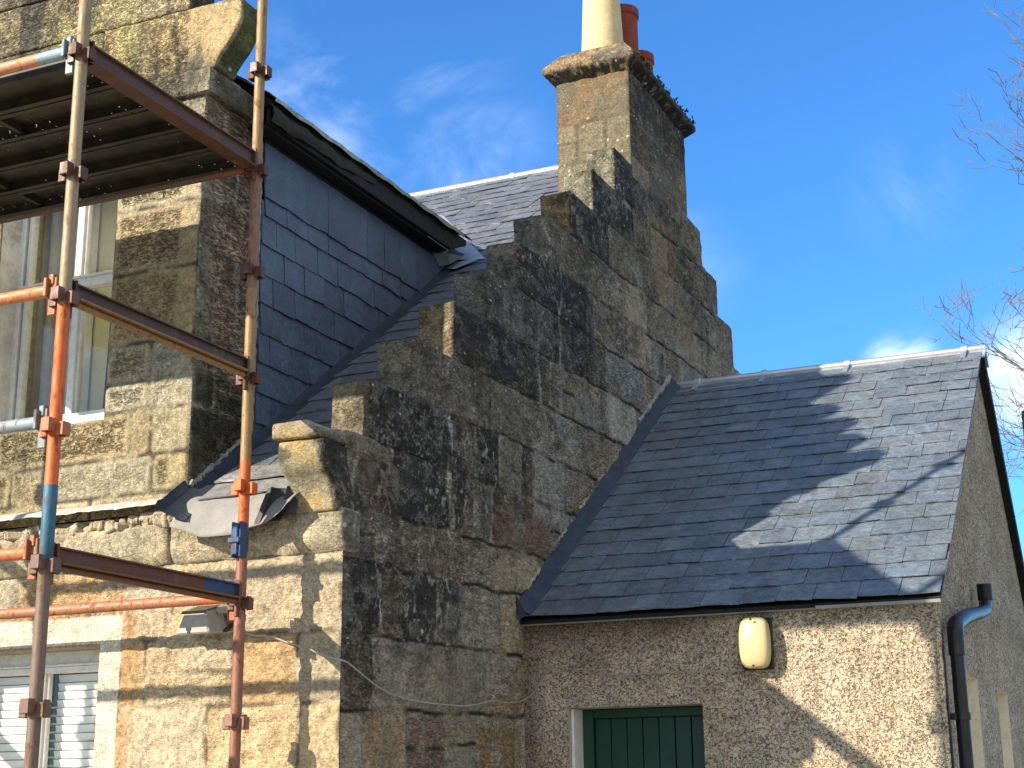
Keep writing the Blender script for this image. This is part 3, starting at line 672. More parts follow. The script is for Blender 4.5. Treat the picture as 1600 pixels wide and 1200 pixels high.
fst = stones_from_rows(frows, -5.9, XG, .4, .8, 9, {7: [-5.9, -5.2, -4.56, -4.28, -3.95, XG], 6: [-5.9, -5.75, -4.565, -4.42, -3.93, -3.60, XG], 5: [-5.9, -5.75, -4.565, -4.06, -3.59, XG], 4: [-5.9, -4.565, -4.2, -3.7, XG]})
fst = [s for s in fst if not (s[0] >= -5.76 and s[1] <= -4.56 and s[3] < 2.4)] + [(-5.75, -4.565, 2.385, 2.522), (-4.69, -4.565, .9, 2.385), (-5.75, -5.6, .9, 2.385)]
fst = sorted(fst, key=lambda s: 0 if s[1] - s[0] > 0 and s[3] != 2.522 else 1)
skin('front_wall', house, (0, YF, 0), (1, 0, 0), (0, 0, 1), (0, -1, 0), -5.9, XG, .9, 2.735, .0095, fst, front_col,
     lambda x, z: ~((x > WX0) & (x < WX1) & (z < 2.385)), relief=.007, warp=.007, joint=.005, rock=2.9, flat=lambda x, z: ((x < -4.565) & (z < 2.522)).astype(float))
b = MB()   # wall body round the openings
T0, T1 = YF + .006, YF + .34
for (x0, x1, z0, z1) in ((-9, -5.9, 0, 3.0), (-5.9, WX0, 0, 2.38), (WX1, XG - .006, 0, 2.38), (-5.9, XG - .006, 2.38, 2.99), (WX0, WX1, 0, 1.02)):
    b.box(x0, T0, z0, x1, T1, z1, (.50, .42, .29))
b.build('front_wall_core', M_STONE, house)
# eaves course with a rounded nose
def eave_col(x, y, z):
    n = fbm(x * 5, y * 5, z * 5, 4); c = lerp(np.array((.54, .46, .32)), np.array((.42, .38, .27)), sst(.4, .6, n)[:, None])
    mo = sst(2.80, 2.92, z) * sst(-4.5, -4.1, x) * sst(-3.45, -3.75, x) * sst(.35, .55, fbm(x * 3, z * 7, 4.0, 3)); c = lerp(c, np.array((.10, .095, .025)), (.75 * mo)[:, None])
    c = lerp(c, gable_pt(x, np.maximum(y, 5.66), z)[0], sst(XG + .015, XG + .028, x)[:, None])
    return c, np.stack([.04 + 0 * x, .25 + 0 * x, .15 + 0 * x], -1)
ej = [-5.95, -5.0, -4.285, XG + .032]
for i in range(3):
    stone_block('eaves_course', house, ej[i], YF - .050, 2.735, ej[i + 1] - .006, YF + .12, 2.925 - .0, eave_col, .016, .02, .008, seed=20 + i,
                prof=lambda V: np.column_stack([V[:, 0], V[:, 1] + .03 * sst(2.80, 2.735, V[:, 2]) * sst(YF + .0, YF - .04, V[:, 1]), V[:, 2]]))
stone_block('eaves_course', house, -3.62, YF - .035, 2.866, XG + .004, YF + .03, 2.903, eave_col, .014, .008, .004, seed=33)
# crumbling wall head under the lifted lead
b = MB(); rg = random.Random(12)
for i in range(420):
    x = rg.uniform(-5.9, -4.2); s = rg.uniform(.012, .045); y = YF + rg.uniform(-.035, .05); z = 2.925 + rg.uniform(-.01, .045) * (1 - .5 * math.sin(x * 5) ** 2)
    M = Matrix.Translation((x, y, z)) @ Matrix.Rotation(rg.uniform(0, 3), 4, 'Z') @ Matrix.Rotation(rg.uniform(-.5, .5), 4, 'X'); b.box(-s, -s * .7, -s * .5, s, s * .7, s * .5, None, M)
tag(b.build('wall_head_rubble', M_MORTAR, house, bevel=.008), kind='stuff')
b = MB(); b.box(-5.95, YF + .012, 2.90, -4.15, YF + .30, 2.992); b.build('wall_head', M_MORTAR, house)

# ---- window frames
def sash_window(x0, x1, z0, z1, y, mull, rails, room, extra):
    f = MB(); w = .05
    f.box(x0, y, z0, x0 + w, y + .07, z1); f.box(x1 - w, y, z0, x1, y + .07, z1); f.box(x0 + w, y, z1 - .07, x1 - w, y + .07, z1); f.box(x0 + w, y, z0, x1 - w, y + .07, z0 + .06)
    f.box(x0 + w + .014, y + .010, z0 + .06, x0 + w + .04, y + .06, z1 - .07); f.box(x1 - w - .04, y + .01, z0 + .06, x1 - w - .014, y + .06, z1 - .07)
    for mxx in mull: f.box(mxx - .022, y + .004, z0 + .06, mxx + .022, y + .066, z1 - .07); f.box(mxx - .036, y + .02, z0 + .06, mxx + .036, y + .05, z1 - .07)
    for r_, h in rails: f.box(x0 + w, y - .012, r_, x1 - w, y + .05, r_ + h); f.box(x0 + w, y - .024, r_ + h, x1 - w, y + .03, r_ + h + .012)
    fr = f.build('window_frame', M_WPAINT, house, bevel=.004)
    g = MB(); g.box(x0 + w, y + .036, z0 + .05, x1 - w, y + .042, z1 - .06); g.build('window_pane', M_GLASS, fr)
    return fr
lowf = sash_window(WX0 - .06, WX1 + .06, 1.04, 2.385, YF + .13, [-5.14], [(2.28, .03)], None, None)
b = MB()
for i in range(30):
    z = 1.10 + i * .040
    for xa, xb in ((WX0 - .02, -5.17), (-5.10, WX1 + .03)):
        M = Matrix.Translation((0, YF + .215, z)) @ Matrix.Rotation(R(-76), 4, 'X'); b.box(xa, -.0182, -.0008, xb, .0182, .0008, None, M)
b.build('venetian_blind', M_BLIND, lowf)
b = MB(); b.box(WX0 - .1, T1 - .01, .9, WX1 + .1, T1 + .9, 2.6); b.build('room_shell', M_DARKROOM, house)
b = MB(); b.box(WX0 - .01, YF - .02, 1.0, WX1 + .01, YF + .16, 1.05); b.build('window_sill', M_CREAM, lowf, bevel=.006)

# ---- half dormer: stone front, return pier, slated cheek
DX0, DX1 = -5.50, -4.747; DZ0, DZ1 = 3.48, 4.90
def dormer_col(x, z, sid, B, T, Q, body, dist):
    n = fbm(x * 3.2, z * 3.2, 5.2, 4); n2 = fbm(x * 1.5, z * 1.2, 16.2, 4); st = fbm(x * 9, z * 1.2, 3.3, 4)
    pal = np.array([(.48, .42, .27), (.50, .41, .25), (.43, .39, .28), (.52, .40, .22), (.45, .41, .30), (.53, .44, .28)])
    c = pal[(np.clip(T + 0 * x, 0, .999) * 6).astype(int)] * (.82 + .3 * B)[..., None]
    c = lerp(c, np.array((.46, .34, .16)), (sst(.5, .66, n2) * .6 * sst(3.9, 3.2, z))[..., None])
    c = lerp(c, np.array((.28, .275, .17)), (sst(.48, .64, n) * .55 * (sst(4.8, 5.2, z) + sst(3.65, 3.4, z)))[..., None].clip(0, 1))
    dk = sst(.50, .64, st + (n2 - .5) * .4) * sst(4.9, 5.3, z) * .75 + sst(.55, .68, n2) * .35
    c = lerp(c, np.array((.10, .098, .075)), dk[..., None].clip(0, 1))
    yl = sst(.54, .66, fbm(x * 6, z * 1.6, 8.8, 4)) * sst(5.0, 5.4, z); c = lerp(c, np.array((.50, .47, .22)), (.7 * yl)[..., None])
    mort = lerp(np.array((.34, .30, .20)), np.array((.10, .085, .06)), sst(.4, .6, fbm(x * 9, z * 9, 2.1, 3))[..., None]); c = lerp(mort, c, body[..., None])
    return c, np.stack([.03 + .10 * sst(4.9, 5.3, z), sst(.018, .045, dist) * sst(XD - .10, XD - .13, x) * (.35 + 1.2 * Q) + 0 * x, .12 + .5 * dk], -1)
drows = [2.93, 3.085, 3.27, 3.50, 3.84, 4.21, 4.55, 4.85, 5.105]
dst = stones_from_rows(drows, -6.30, XD, .25, .6, 31, {7: [-6.3, -5.5, -4.9, -4.55, XD], 6: [-6.3, -5.5, -4.747, XD], 5: [-6.3, -5.5, -4.747, XD], 4: [-6.3, -5.5, -4.747, XD], 3: [-6.3, -5.5, -4.747, -4.48, XD],
      2: [-6.3, -5.4, -4.58, -4.46, XD], 1: [-6.3, -5.3, -4.44, XD], 0: [-6.3, -5.6, -5.1, -4.8, XD]})
skin('dormer_front', house, (0, YF, 0), (1, 0, 0), (0, 0, 1), (0, -1, 0), -6.30, XD, 2.985, 5.10, .0095, dst, dormer_col,
     lambda x, z: ~((x > DX0) & (x < DX1) & (z > DZ0) & (z < DZ1)), relief=.007, warp=.006, joint=.006)
def ret_col(y, z, sid, B, T, Q, body, dist):
    n = fbm(y * 5, z * 5, 5.2, 4); pal = np.array([(.44, .29, .19), (.38, .28, .19), (.47, .31, .20)])
    c = pal[(np.clip(T + 0 * y, 0, .999) * 3).astype(int)] * (.85 + .3 * B)[..., None]
    c = lerp(c, np.array((.16, .15, .11)), (sst(.45, .6, n) * .6)[..., None]); e = sst(5.80, 5.70, y + (n - .5) * .04); c = lerp(c, np.array((.24, .22, .155)), e[..., None])
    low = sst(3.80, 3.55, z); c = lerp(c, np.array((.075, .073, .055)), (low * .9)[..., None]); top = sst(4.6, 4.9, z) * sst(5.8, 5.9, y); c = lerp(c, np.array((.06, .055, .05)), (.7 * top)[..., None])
    m = np.array((.30, .27, .20)); mm = lerp(m, np.array((.36, .33, .27)), sst(3.7, 4.0, z)[..., None]); c = lerp(mm, c, body[..., None])
    lm = sst(.02, .01, np.abs(y - 5.985 + (fbm(z * 6, z * 0, 1.0, 3) - .5) * .04)) * sst(3.7, 3.8, z) * sst(4.35, 4.25, z); c = lerp(c, np.array((.38, .37, .33)), lm[..., None])
    return c, np.stack([.02 + 0 * y, 1.0 - .6 * e, .3 + 0 * y], -1)
rst = stones_from_rows([2.93, 3.5, 3.78, 4.30, 4.62, 4.85, 5.105], 5.65, 6.14, .3, .5, 2, {0: [5.65, 6.14], 1: [5.65, 5.82, 6.14], 2: [5.65, 5.80, 5.98, 6.14], 3: [5.65, 5.78, 6.14], 4: [5.65, 5.95, 6.14], 5: [5.65, 5.80, 6.14]})
skin('dormer_return', house, (XD, 0, 0), (0, 1, 0), (0, 0, 1), (1, 0, 0), 5.65, 6.14, 2.985, 5.11, .0095, rst, ret_col, lambda y, z: z > roofz(y) - .25, relief=.006, warp=.008, joint=.010)
b = MB()
for (x0, x1, z0, z1) in ((-6.30, DX0, 2.98, 4.9), (DX1, XD - .006, 2.98, 4.9), (DX0, DX1, 2.98, 3.475), (-6.30, XD - .006, 4.9, 5.28)): b.box(x0, YF + .006, z0, x1, YF + .30, z1)
b.box(XD - .25, YF + .30, 2.98, XD - .006, 6.14, 5.2)
b.build('dormer_front_core', M_MORTAR, house)
# gablet above the window: band, skewputt with its hollow, stepped coping
def dcol(x, y, z):
    n = len(x); fr = sst(YF + .02, YF, y); T = np.full(n, (abs(math.sin(float(x.mean()) * 53))) % 1)
    c, w = dormer_col(x, z, None, np.full(n, .5), T, np.full(n, .5), np.ones(n), np.ones(n))
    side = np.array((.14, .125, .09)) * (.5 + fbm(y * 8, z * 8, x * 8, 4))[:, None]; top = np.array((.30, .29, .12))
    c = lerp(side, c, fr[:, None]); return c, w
stone_block('dormer_band', house, -6.35, YF - .035, 5.105, XD + .045, 6.02, 5.238, dcol, .015, .010, .006, seed=3)
zz = [5.212, 5.274, 5.321, 5.38, 5.443, 5.488, 5.542, 5.61]; xx = [-4.175, -4.167, -4.135, -4.085, -4.045, -4.030, -4.030, -4.042]
def dskew(V):
    e = np.interp(V[:, 2], zz, xx); t = (V[:, 0] + 4.9) / (4.9 - 4.07); V[:, 0] = -4.9 + t * (e + 4.9); return V
def dskc(x, y, z):
    c, w = dcol(x, y, z); s = sst(-4.2, -4.15, x) * sst(YF + .0, YF + .03, y); c = lerp(c, np.array((.13, .14, .06)) * (.5 + fbm(x * 9, y * 9, z * 9, 3))[:, None], s[:, None]); return c, w
stone_block('dormer_skewputt', house, -4.9, YF - .01, 5.242, -4.07, 5.82, 5.607, dskc, .014, .012, .006, seed=4, prof=dskew)
b_ = [(-6.6, -4.355, 5.611, 5.90), (-6.3, -4.62, 5.904, 6.20), (-6.0, -4.94, 6.204, 6.50), (-5.66, -5.28, 6.504, 7.10)]
for i, (x0, x1, z0, z1) in enumerate(b_):
    stone_block('dormer_crow_step', house, x0, YF - .005, z0, x1, YF + .215, z1, dcol, .016, .016, .008, seed=50 + i)
stone_block('dormer_crow_step', house, -6.3, YF - .005, 5.242, -4.904, YF + .215, 5.607, dcol, .018, .012, .006, seed=56)
# upper window
b = MB(); x = DX0 + .003; yq = YF + .20
b.quad((x, YF + .004, DZ0), (x, yq, DZ0), (x, yq, DZ1), (x, YF + .004, DZ1)); b.quad((DX1 - .003, YF + .004, DZ0), (DX1 - .003, yq, DZ0), (DX1 - .003, yq, DZ1), (DX1 - .003, YF + .004, DZ1)); b.quad((DX0, YF + .004, DZ1 - .003), (DX1, YF + .004, DZ1 - .003), (DX1, yq, DZ1 - .003), (DX0, yq, DZ1 - .003))
b.build('window_reveal', make_simple('painted_ingo', (.60, .59, .53), .8, 0, .2, .15, 9, .3, .002, ((.22, .20, .16), .6)), house)
upf = sash_window(DX0 - .02, DX1 + .10, DZ0 + .04, DZ1, YF + .14, [-5.10], [(4.245, .05)], None, None)
b = MB(); b.box(DX0 + .002, YF + .02, DZ0 - .005, DX1 - .002, YF + .16, DZ0 + .042); b.build('window_sill', M_WPAINT, upf, bevel=.006)
# room behind: pale yellow reveals, curtains, a dark bar
b = MB(); b.box(DX0 - .4, YF + .32, DZ0 - .4, DX1 + .12, YF + 2.2, DZ0 - .36); b.box(DX0 - .4, YF + 2.2, DZ0 - .4, DX1 + .15, YF + 2.24, 5.2); b.box(DX0 - .4, YF + .32, 5.16, DX1 + .12, YF + 2.2, 5.2)
b.box(DX1 + .12, YF + .30, DZ0 - .4, DX1 + .15, YF + 2.2, 5.2); b.box(DX0 - .44, YF + .32, DZ0 - .4, DX0 - .4, YF + 2.2, 5.2)
b.build('room_wall', M_YELLOW, house)
b = MB(); b.box(-5.30, YF + .50, DZ0 - .3, -5.062, YF + .53, DZ1 + .1); b.box(-5.06, YF + .50, DZ0 - .3, -4.62, YF + .53, DZ1 + .1); b.build('window_shutter', M_YELLOW, house, bevel=.006)
b = MB()
for xa, xb, yy in ((-5.86, -5.27, .46),):
    pts = 40; prev = None
    for k in range(pts + 1):
        x = xa + (xb - xa) * k / pts; y = YF + yy + .018 * math.sin(k * 1.15) + .008 * math.sin(k * 2.7)
        if prev: b.quad((prev[0], prev[1], DZ0 - .1), (x, y, DZ0 - .1), (x, y, DZ1), (prev[0], prev[1], DZ1))
        prev = (x, y)
b.build('curtain', M_CURT, house, smooth=True)
b = MB(); b.tube([(-4.955, YF + .24, DZ0 - .05), (-4.93, YF + .24, DZ0 + .7)], .009, 8); b.build('blind_cord', M_BLACK, house)

# ---- slates
def slates(name, parent, O, U, Sd, ua, ub, slen, gauge, w0, seed, clip=None, left=None, right=None, first=None, base=(.115, .125, .145), jit=1.0, tilt=.012, th=.0065, lo=0):
    """every slate its own riven plate, laid with half bond; one mesh for the covering"""
    O = Vector(O); U = Vector(U).normalized(); Sd = Vector(Sd).normalized(); Nn = U.cross(Sd)
    if Nn.z < 0 or (abs(Nn.z) < .1 and Nn.x < 0): Nn = -Nn
    rg = random.Random(seed); V = []; F = []; C = []; nrow = int(slen / gauge) + 1
    for r_ in range(nrow):
        s0 = r_ * gauge; L = gauge * 1.55
        if first and r_ == nrow - 1: pass
        if s0 + L > slen: L = slen - s0
        if L < .03: continue
        x = ua - w0 * (.5 if r_ % 2 else 0) + rg.uniform(-.02, .02)
        while x < ub:
            w = w0 * rg.uniform(.88, 1.12); a, b_ = x + .0015, x + w - .0015; x += w
            sm = s0 + gauge * .5
            la = left(sm) if left else ua; lb = right(sm) if right else ub
            if b_ < la + .015 or a > lb - .015: continue
            a = max(a, la); b_ = min(b_, lb)
            if clip and not clip((a + b_) / 2, sm): continue
            sag = rg.uniform(-.004, .004) * jit; rot = rg.gauss(0, .006) * jit; lift = rg.uniform(0, .003) * jit; tl = tilt * rg.uniform(.85, 1.25)
            nx, ny = 6, 4; n0 = len(V); g = rg.uniform(.86, 1.14); hue = rg.gauss(0, .03)
            col = (base[0] * g * (1 + hue), base[1] * g, base[2] * g * (1 - hue))
            for layer in (0, 1):
                for j in range(ny):
                    for i in range(nx):
                        uu = a + (b_ - a) * i / (nx - 1); tt = j / (ny - 1); ss = s0 + sag + L * tt + rot * (uu - (a + b_) / 2) * 6
                        if j == 0: ss += rg.uniform(-.0022, .0026) * jit + (.006 * jit if (i in (0, nx - 1) and rg.random() < .18) else 0)
                        if i in (0, nx - 1) and j: uu += rg.uniform(-.0012, .0012)
                        h = tl * (1 - tt) + lift + th * (1 - layer) + (rg.uniform(-.0009, .0009) if layer == 0 else 0)
                        V.append(O + U * uu + Sd * ss + Nn * (h + .002)); C.append(col if layer == 0 else (col[0] * .8, col[1] * .8, col[2] * .8))
            m = nx * ny
            for j in range(ny - 1):
                for i in range(nx - 1):
                    q = n0 + j * nx + i; F.append((q, q + 1, q + nx + 1, q + nx))
            for i in range(nx - 1): q = n0 + i; F.append((q, q + m, q + m + 1, q + 1))
            for j in range(ny - 1):
                q = n0 + j * nx; F.append((q, q + nx, q + nx + m, q + m)); q = n0 + j * nx + nx - 1; F.append((q, q + m, q + m + nx, q + nx))
    me = bpy.data.meshes.new(name); me.from_pydata([tuple(v) for v in V], [], F); me.update(); set_col(me, 'Col', C)
    bm = bmesh.new(); bm.from_mesh(me); bmesh.ops.recalc_face_normals(bm, faces=bm.faces); bm.to_mesh(me); bm.free()
    return link(name, me, M_SLATE, parent)
# main roof
sd = Vector((0, 1, .75)).normalized(); sl_ = math.hypot(YR - 5.62, .75 * (YR - 5.62)) - .05
def mleft(s): return -9.0
slates('roof_slates', house, (0, 5.62, roofz(5.62)), (1, 0, 0), sd, -9.0, XG - TH + .0, sl_, .168, .24, 4, base=(.120, .136, .160),
       clip=lambda u, s: u > -4.45 or u < -6.0 or 5.62 + s * .8 > 7.2)
b = MB()
b.poly([(-9, 5.70, roofz(5.70)), (-9, YR, roofz(YR)), (-9, 15.05, roofz(YR) - .75 * (15.05 - YR)), (-9, 15.05, roofz(YR) - .75 * (15.05 - YR) - .1), (-9, YR, roofz(YR) - .13), (-9, 5.70, roofz(5.70) - .08)], (9 + XG - TH, 0, 0), (.1, .1, .1))
b.build('roof_deck', M_DARKWOOD, house)
b = MB(); b.box(-9, 15.0, 0, XG - .2, 15.3, 2.85); b.box(-9.3, YF + .34, 0, -9, 15.3, 3); b.poly([(-9, YF + .3, 3), (-9, YR, 6.25), (-9, 15.1, 2.8)], (-.3, 0, 0)); b.build('rear_wall', M_HARL, house)
def ridge(parent, x0, x1, y, z, ang, clips, ap=.13, r=.026, bot=None):
    b = MB(); b.tube([(x0, y, z), (x1, y, z)], r, 14)
    for s_, a in ((-1, ang), (1, bot if bot else ang)):
        dy, dz = s_ * math.cos(a), -math.sin(a); n = (s_ * math.sin(a), math.cos(a))
        p = lambda t, h: (y + dy * t + n[0] * h, z - r * .6 + dz * t + n[1] * h)
        for (t0, t1, h) in ((.01, ap, .006), (ap - .012, ap + .002, .014)):
            q = [p(t0, h - .004), p(t1, h - .004), p(t1, h), p(t0, h)]; b.poly([(x0, *k) for k in q], (x1 - x0, 0, 0))
    o = b.build('ridge_flashing', M_ZINC, parent, smooth=True)
    for cx in clips:
        c = MB(); c.tube([(cx - .02, y, z + .001), (cx + .02, y, z + .001)], r + .008, 14)
        for s_, a in ((-1, ang), (1, ang)):
            dy, dz = s_ * math.cos(a), -math.sin(a); n = (s_ * math.sin(a), math.cos(a)); p = lambda t, h: (y + dy * t + n[0] * h, z - r * .6 + dz * t + n[1] * h)
            q = [p(-.02, .004), p(ap + .006, .018), p(ap + .006, .024), p(-.02, .030)]; c.poly([(cx - .016, *k) for k in q], (.032, 0, 0))
        c.build('ridge_clip', M_ZINC, o)
ridge(house, -9, CX0 + .02, YR, roofz(YR) - .005, math.atan(.75), [-4.66, -6.1, -7.4], .20, .034)
# dormer cheek: hung slates
slates('dormer_cheek_slates', house, (XD + .006, 0, 3.03), (0, 1, 0), (0, 0, 1), 6.15, 8.52, 1.80, .160, .205, 8, base=(.058, .082, .125), jit=.8, tilt=.014, th=.009,
       clip=lambda u, s: s < 1.70 and roofz(u) < 3.03 + s + .16, right=lambda s: 5.65 + (3.03 + s + .10 - 3.01) / .75)
slates('dormer_cheek_slates', house, (XD + .012, 0, 4.735), (0, 1, 0), (0, 0, 1), 6.15, 8.36, .345, .345, .205, 9, base=(.058, .082, .125), jit=.8, tilt=.012, th=.009)
b = MB(); b.poly([(XD + .002, 6.14, 2.98), (XD + .002, 6.14, 5.08), (XD + .002, 8.45, 5.08), (XD + .002, 8.45, roofz(8.45) - .05), (XD + .002, 6.14, roofz(6.14) - .05)], (-.12, 0, 0)); b.build('dormer_cheek', M_DARKWOOD, house)
# mortar fillet where slates meet the stone
b = MB(); pts = []; rg = random.Random(6)
for k in range(56): z = 3.45 + k * .029; pts.append((XD + .006, 6.148 + rg.uniform(-.006, .008), z))
b.tube(pts, [rg.uniform(.006, .014) for _ in pts], 7); b.build('mortar_fillet', M_CEMENT, house, smooth=True)
# lead soaker strip along the foot of the cheek
def soaker(name, P0, P1, w, h, m, parent, seg=40, curl=0):
    b = MB(); P0, P1 = Vector(P0), Vector(P1); t = (P1 - P0).normalized(); side = Vector((1, 0, 0)); n = side.cross(t)
    if n.z < 0: n = -n
    rg = random.Random(4); rows_ = []
    for k in range(seg + 1):
        p = P0 + (P1 - P0) * k / seg; j = rg.uniform(-.004, .004); row = []
        for (a, bb) in ((-.02, h + .05), (.0, h + .015), (w * .35, h * .8), (w * .75, h * .35), (w, .012)): row.append(p + side * (a + j) + n * (bb + rg.uniform(-.003, .003)))
        rows_.append(row)
    vs = [v for r_ in rows_ for v in r_]; fs = [(i * 5 + k, i * 5 + k + 1, (i + 1) * 5 + k + 1, (i + 1) * 5 + k) for i in range(seg) for k in range(4)]
    b.add(vs, fs); return b.build(name, m, parent, smooth=True)
soaker('cheek_flashing', (XD + .005, 5.50, roofz(5.50) + .0), (XD + .005, 8.50, roofz(8.50)), .11, .05, M_LEAD, house)
b = MB(); pts = []; rg = random.Random(8)
for k in range(40): y = 5.66 + k * .0125; pts.append((XD + .012, y, roofz(y) + .085 + rg.uniform(-.006, .012)))
b.tube(pts, [rg.uniform(.006, .017) for _ in pts], 7); b.build('mortar_fillet', M_CEMENT, house, smooth=True)
# dormer roof: slab with dark soffit, gutter board, pale slate edge
AP = math.tan(R(36)); XE = -4.10; ZE = 5.215
b = MB()
for s_ in (1,):
    for (xa, za, xb, zb) in ((XE, ZE, -5.24, ZE + AP * (5.24 + XE)),):
        b.poly([(xa, 6.02, za), (xb, 6.02, zb), (xb, 6.02, zb - .06), (xa, 6.02, za - .06)], (0, 2.3, 0))
        b.poly([(xb, 6.02, zb), (xb + (xb - xa), 6.02, za), (xb + (xb - xa), 6.02, za - .06), (xb, 6.02, zb - .06)], (0, 4.0, 0))
b.poly([(-4.50, 8.3, ZE + AP * .40), (-5.24, 8.3, ZE + AP * 1.14), (-5.24, 10.0, ZE + AP * 1.14), (-4.9, 9.1, ZE + AP * .8)], (0, 0, -.05))
b.build('dormer_roof', M_DARKWOOD, house)
slates('dormer_roof_slates', house, (XE - .005, 0, ZE + .008), (0, 1, 0), Vector((-1, 0, AP)), 6.0, 9.7, 1.40, .17, .24, 14, base=(.120, .136, .160), right=lambda s: 8.36 + s * .8)
b = MB(); rg = random.Random(2)
b.box(XE - .02, 6.02, ZE - .140, XE + .004, 8.12, ZE - .03); b.box(XD + .0, 6.02, ZE - .155, XE - .02, 8.10, ZE - .140); b.box(XD - .002, 6.14, ZE - .175, XD + .03, 8.05, ZE - .156)
b.poly([(XE - .02, 8.12, ZE - .14), (XE - .02, 8.34, ZE - .04), (XE - .02, 8.34, ZE), (XE - .02, 8.12, ZE - .03)], (.024, 0, 0))
b.build('fascia_board', M_DARKWOOD, house, bevel=.003)
b = MB(); pts = [(XE + .03, 6.02 + k * .06, ZE - .035 + .006 * math.sin(k * 1.3)) for k in range(38)]; 
for (a, c_) in zip(pts[:-1], pts[1:]): b.add([(a[0] + .012, a[1], a[2] + .030), (c_[0] + .012, c_[1], c_[2] + .030), (c_[0] - .03, c_[1], c_[2] + .062), (a[0] - .03, a[1], a[2] + .062), (a[0] + .004, a[1], a[2] + .014), (c_[0] + .004, c_[1], c_[2] + .014)], [(0, 1, 2, 3), (4, 5, 1, 0)])
b.build('eaves_drip', make_simple('pale_drip_trim', (.36, .40, .36), .5, .2, .4, .2, 18, .3, .002, ((.12, .14, .09), .6)), house)
# torn underfelt hanging at the front of the fascia
b = MB(); rg = random.Random(23); nx, ny = 26, 7; G = {}
for i in range(nx):
    for j in range(ny):
        y = 6.0 + i * .045; t = j / (ny - 1); hang = .085 * (1 - i / nx) ** .5 + .02 + .006 * math.sin(i * .5)
        x = XE + .010 + .035 * math.sin(t * 2.6) * (1 - i / nx) + rg.uniform(-.004, .004) + .006 * math.sin(i * 1.1); z = ZE - .035 - t * hang + .003 * math.sin(i * 1.7 + t * 3)
        G[i, j] = len(b.v); b.v.append((x, y, z)); b.c.append((.5, .5, .5))
for i in range(nx - 1):
    for j in range(ny - 1): b.f.append((G[i, j], G[i + 1, j], G[i + 1, j + 1], G[i, j + 1]))
b.build('torn_underfelt', make_simple('old_felt', (.030, .027, .022), .85, 0, .25, .3, 14, .4, .004), house, smooth=True)
b = MB(); b.add([(XD + .02, 8.08, 5.06), (XD + .12, 8.12, 5.05), (XD + .13, 8.30, 5.09), (XD + .02, 8.30, 5.10), (XD + .02, 8.16, 4.99), (XD + .09, 8.18, 5.0), (XD + .06, 8.36, 5.12)], [(0, 1, 5, 4), (1, 2, 5), (0, 1, 2, 3), (3, 2, 6)]); b.build('lead_tray', M_MEMB, house)
# valley lead
vl = Vector((-4.13, 8.36, roofz(8.36))); vt = Vector((-5.05, 9.55, roofz(9.55)))
b = MB(); n = 30; rg = random.Random(5)
for k in range(n):
    p = vl.lerp(vt, k / n); q = vl.lerp(vt, (k + 1) / n); o_ = Vector((.16, .0, 0)); hh = Vector((0, 0, .028))
    b.quad(p - o_ * .7 + hh * 2.2, p + o_ + hh, q + o_ + hh, q - o_ * .7 + hh * 2.2)
b.add([vl + Vector((-.06, -.02, .03)), vl + Vector((.17, -.03, .03)), vl + Vector((.02, -.16, -.07)), vl + Vector((-.08, -.12, -.04))], [(0, 1, 2, 3)])
b.build('valley_flashing', make_simple('new_lead', (.36, .39, .43), .5, .3, .5, .12, 9, .25, .002), house, smooth=False)
# lead and membrane dressed over the eave
b = MB(); rg = random.Random(31); nx = 90; rowsv = []
for i in range(nx):
    x = -5.95 + (5.95 - 4.33) * i / (nx - 1); w = .5 + .5 * math.sin(i * .55) * math.sin(i * .21 + 1)
    e = .012 * w + rg.uniform(-.003, .003); zb = 3.030 + .000 * i
    rowsv.append([(x, YF + .03, zb + .030 + e * .3), (x, YF - .045, zb + .012 + e * .5), (x, YF - .085 - e, zb - .004), (x, YF - .098 - e * 1.2, zb - .022 - e * .9)])
for r_ in rowsv:
    for p in r_: b.v.append(p); b.c.append((.5, .5, .5))
for i in range(nx - 1):
    for j in range(3): b.f.append((i * 4 + j, (i + 1) * 4 + j, (i + 1) * 4 + j + 1, i * 4 + j + 1))
b.build('lead_apron', make_simple('weathered_lead', (.46, .44, .39), .6, .15, .4, .2, 16, .3, .003), house, smooth=True)
# drooping membrane flap
b = MB(); nx, ny = 34, 14; rg = random.Random(9)
def flap(u, t):
    x = -4.20 + u * (.64); zc = roofz(5.72) + .035
    droop = .02 + .135 * math.sin(math.pi * min(1, u * .90 + .12)) ** .6
    y = 5.66 - .17 * t ** .8; z = roofz(5.66) + .030 - (.07 * t + droop * t ** 1.7) + .004 * math.sin(u * 11 + 1) * t + .003 * math.sin(u * 23 + t * 5) * t - .01 * u
    return (x, y, z)
for i in range(nx):
    for j in range(ny): b.v.append(flap(i / (nx - 1), j / (ny - 1))); b.c.append((.5, .5, .5))
for i in range(nx - 1):
    for j in range(ny - 1): q = i * ny + j; b.f.append((q, q + ny, q + ny + 1, q + 1))
o = b.build('eaves_membrane', M_MEMB, house, smooth=True)
so_ = o.modifiers.new('thickness', 'SOLIDIFY'); so_.thickness = .003
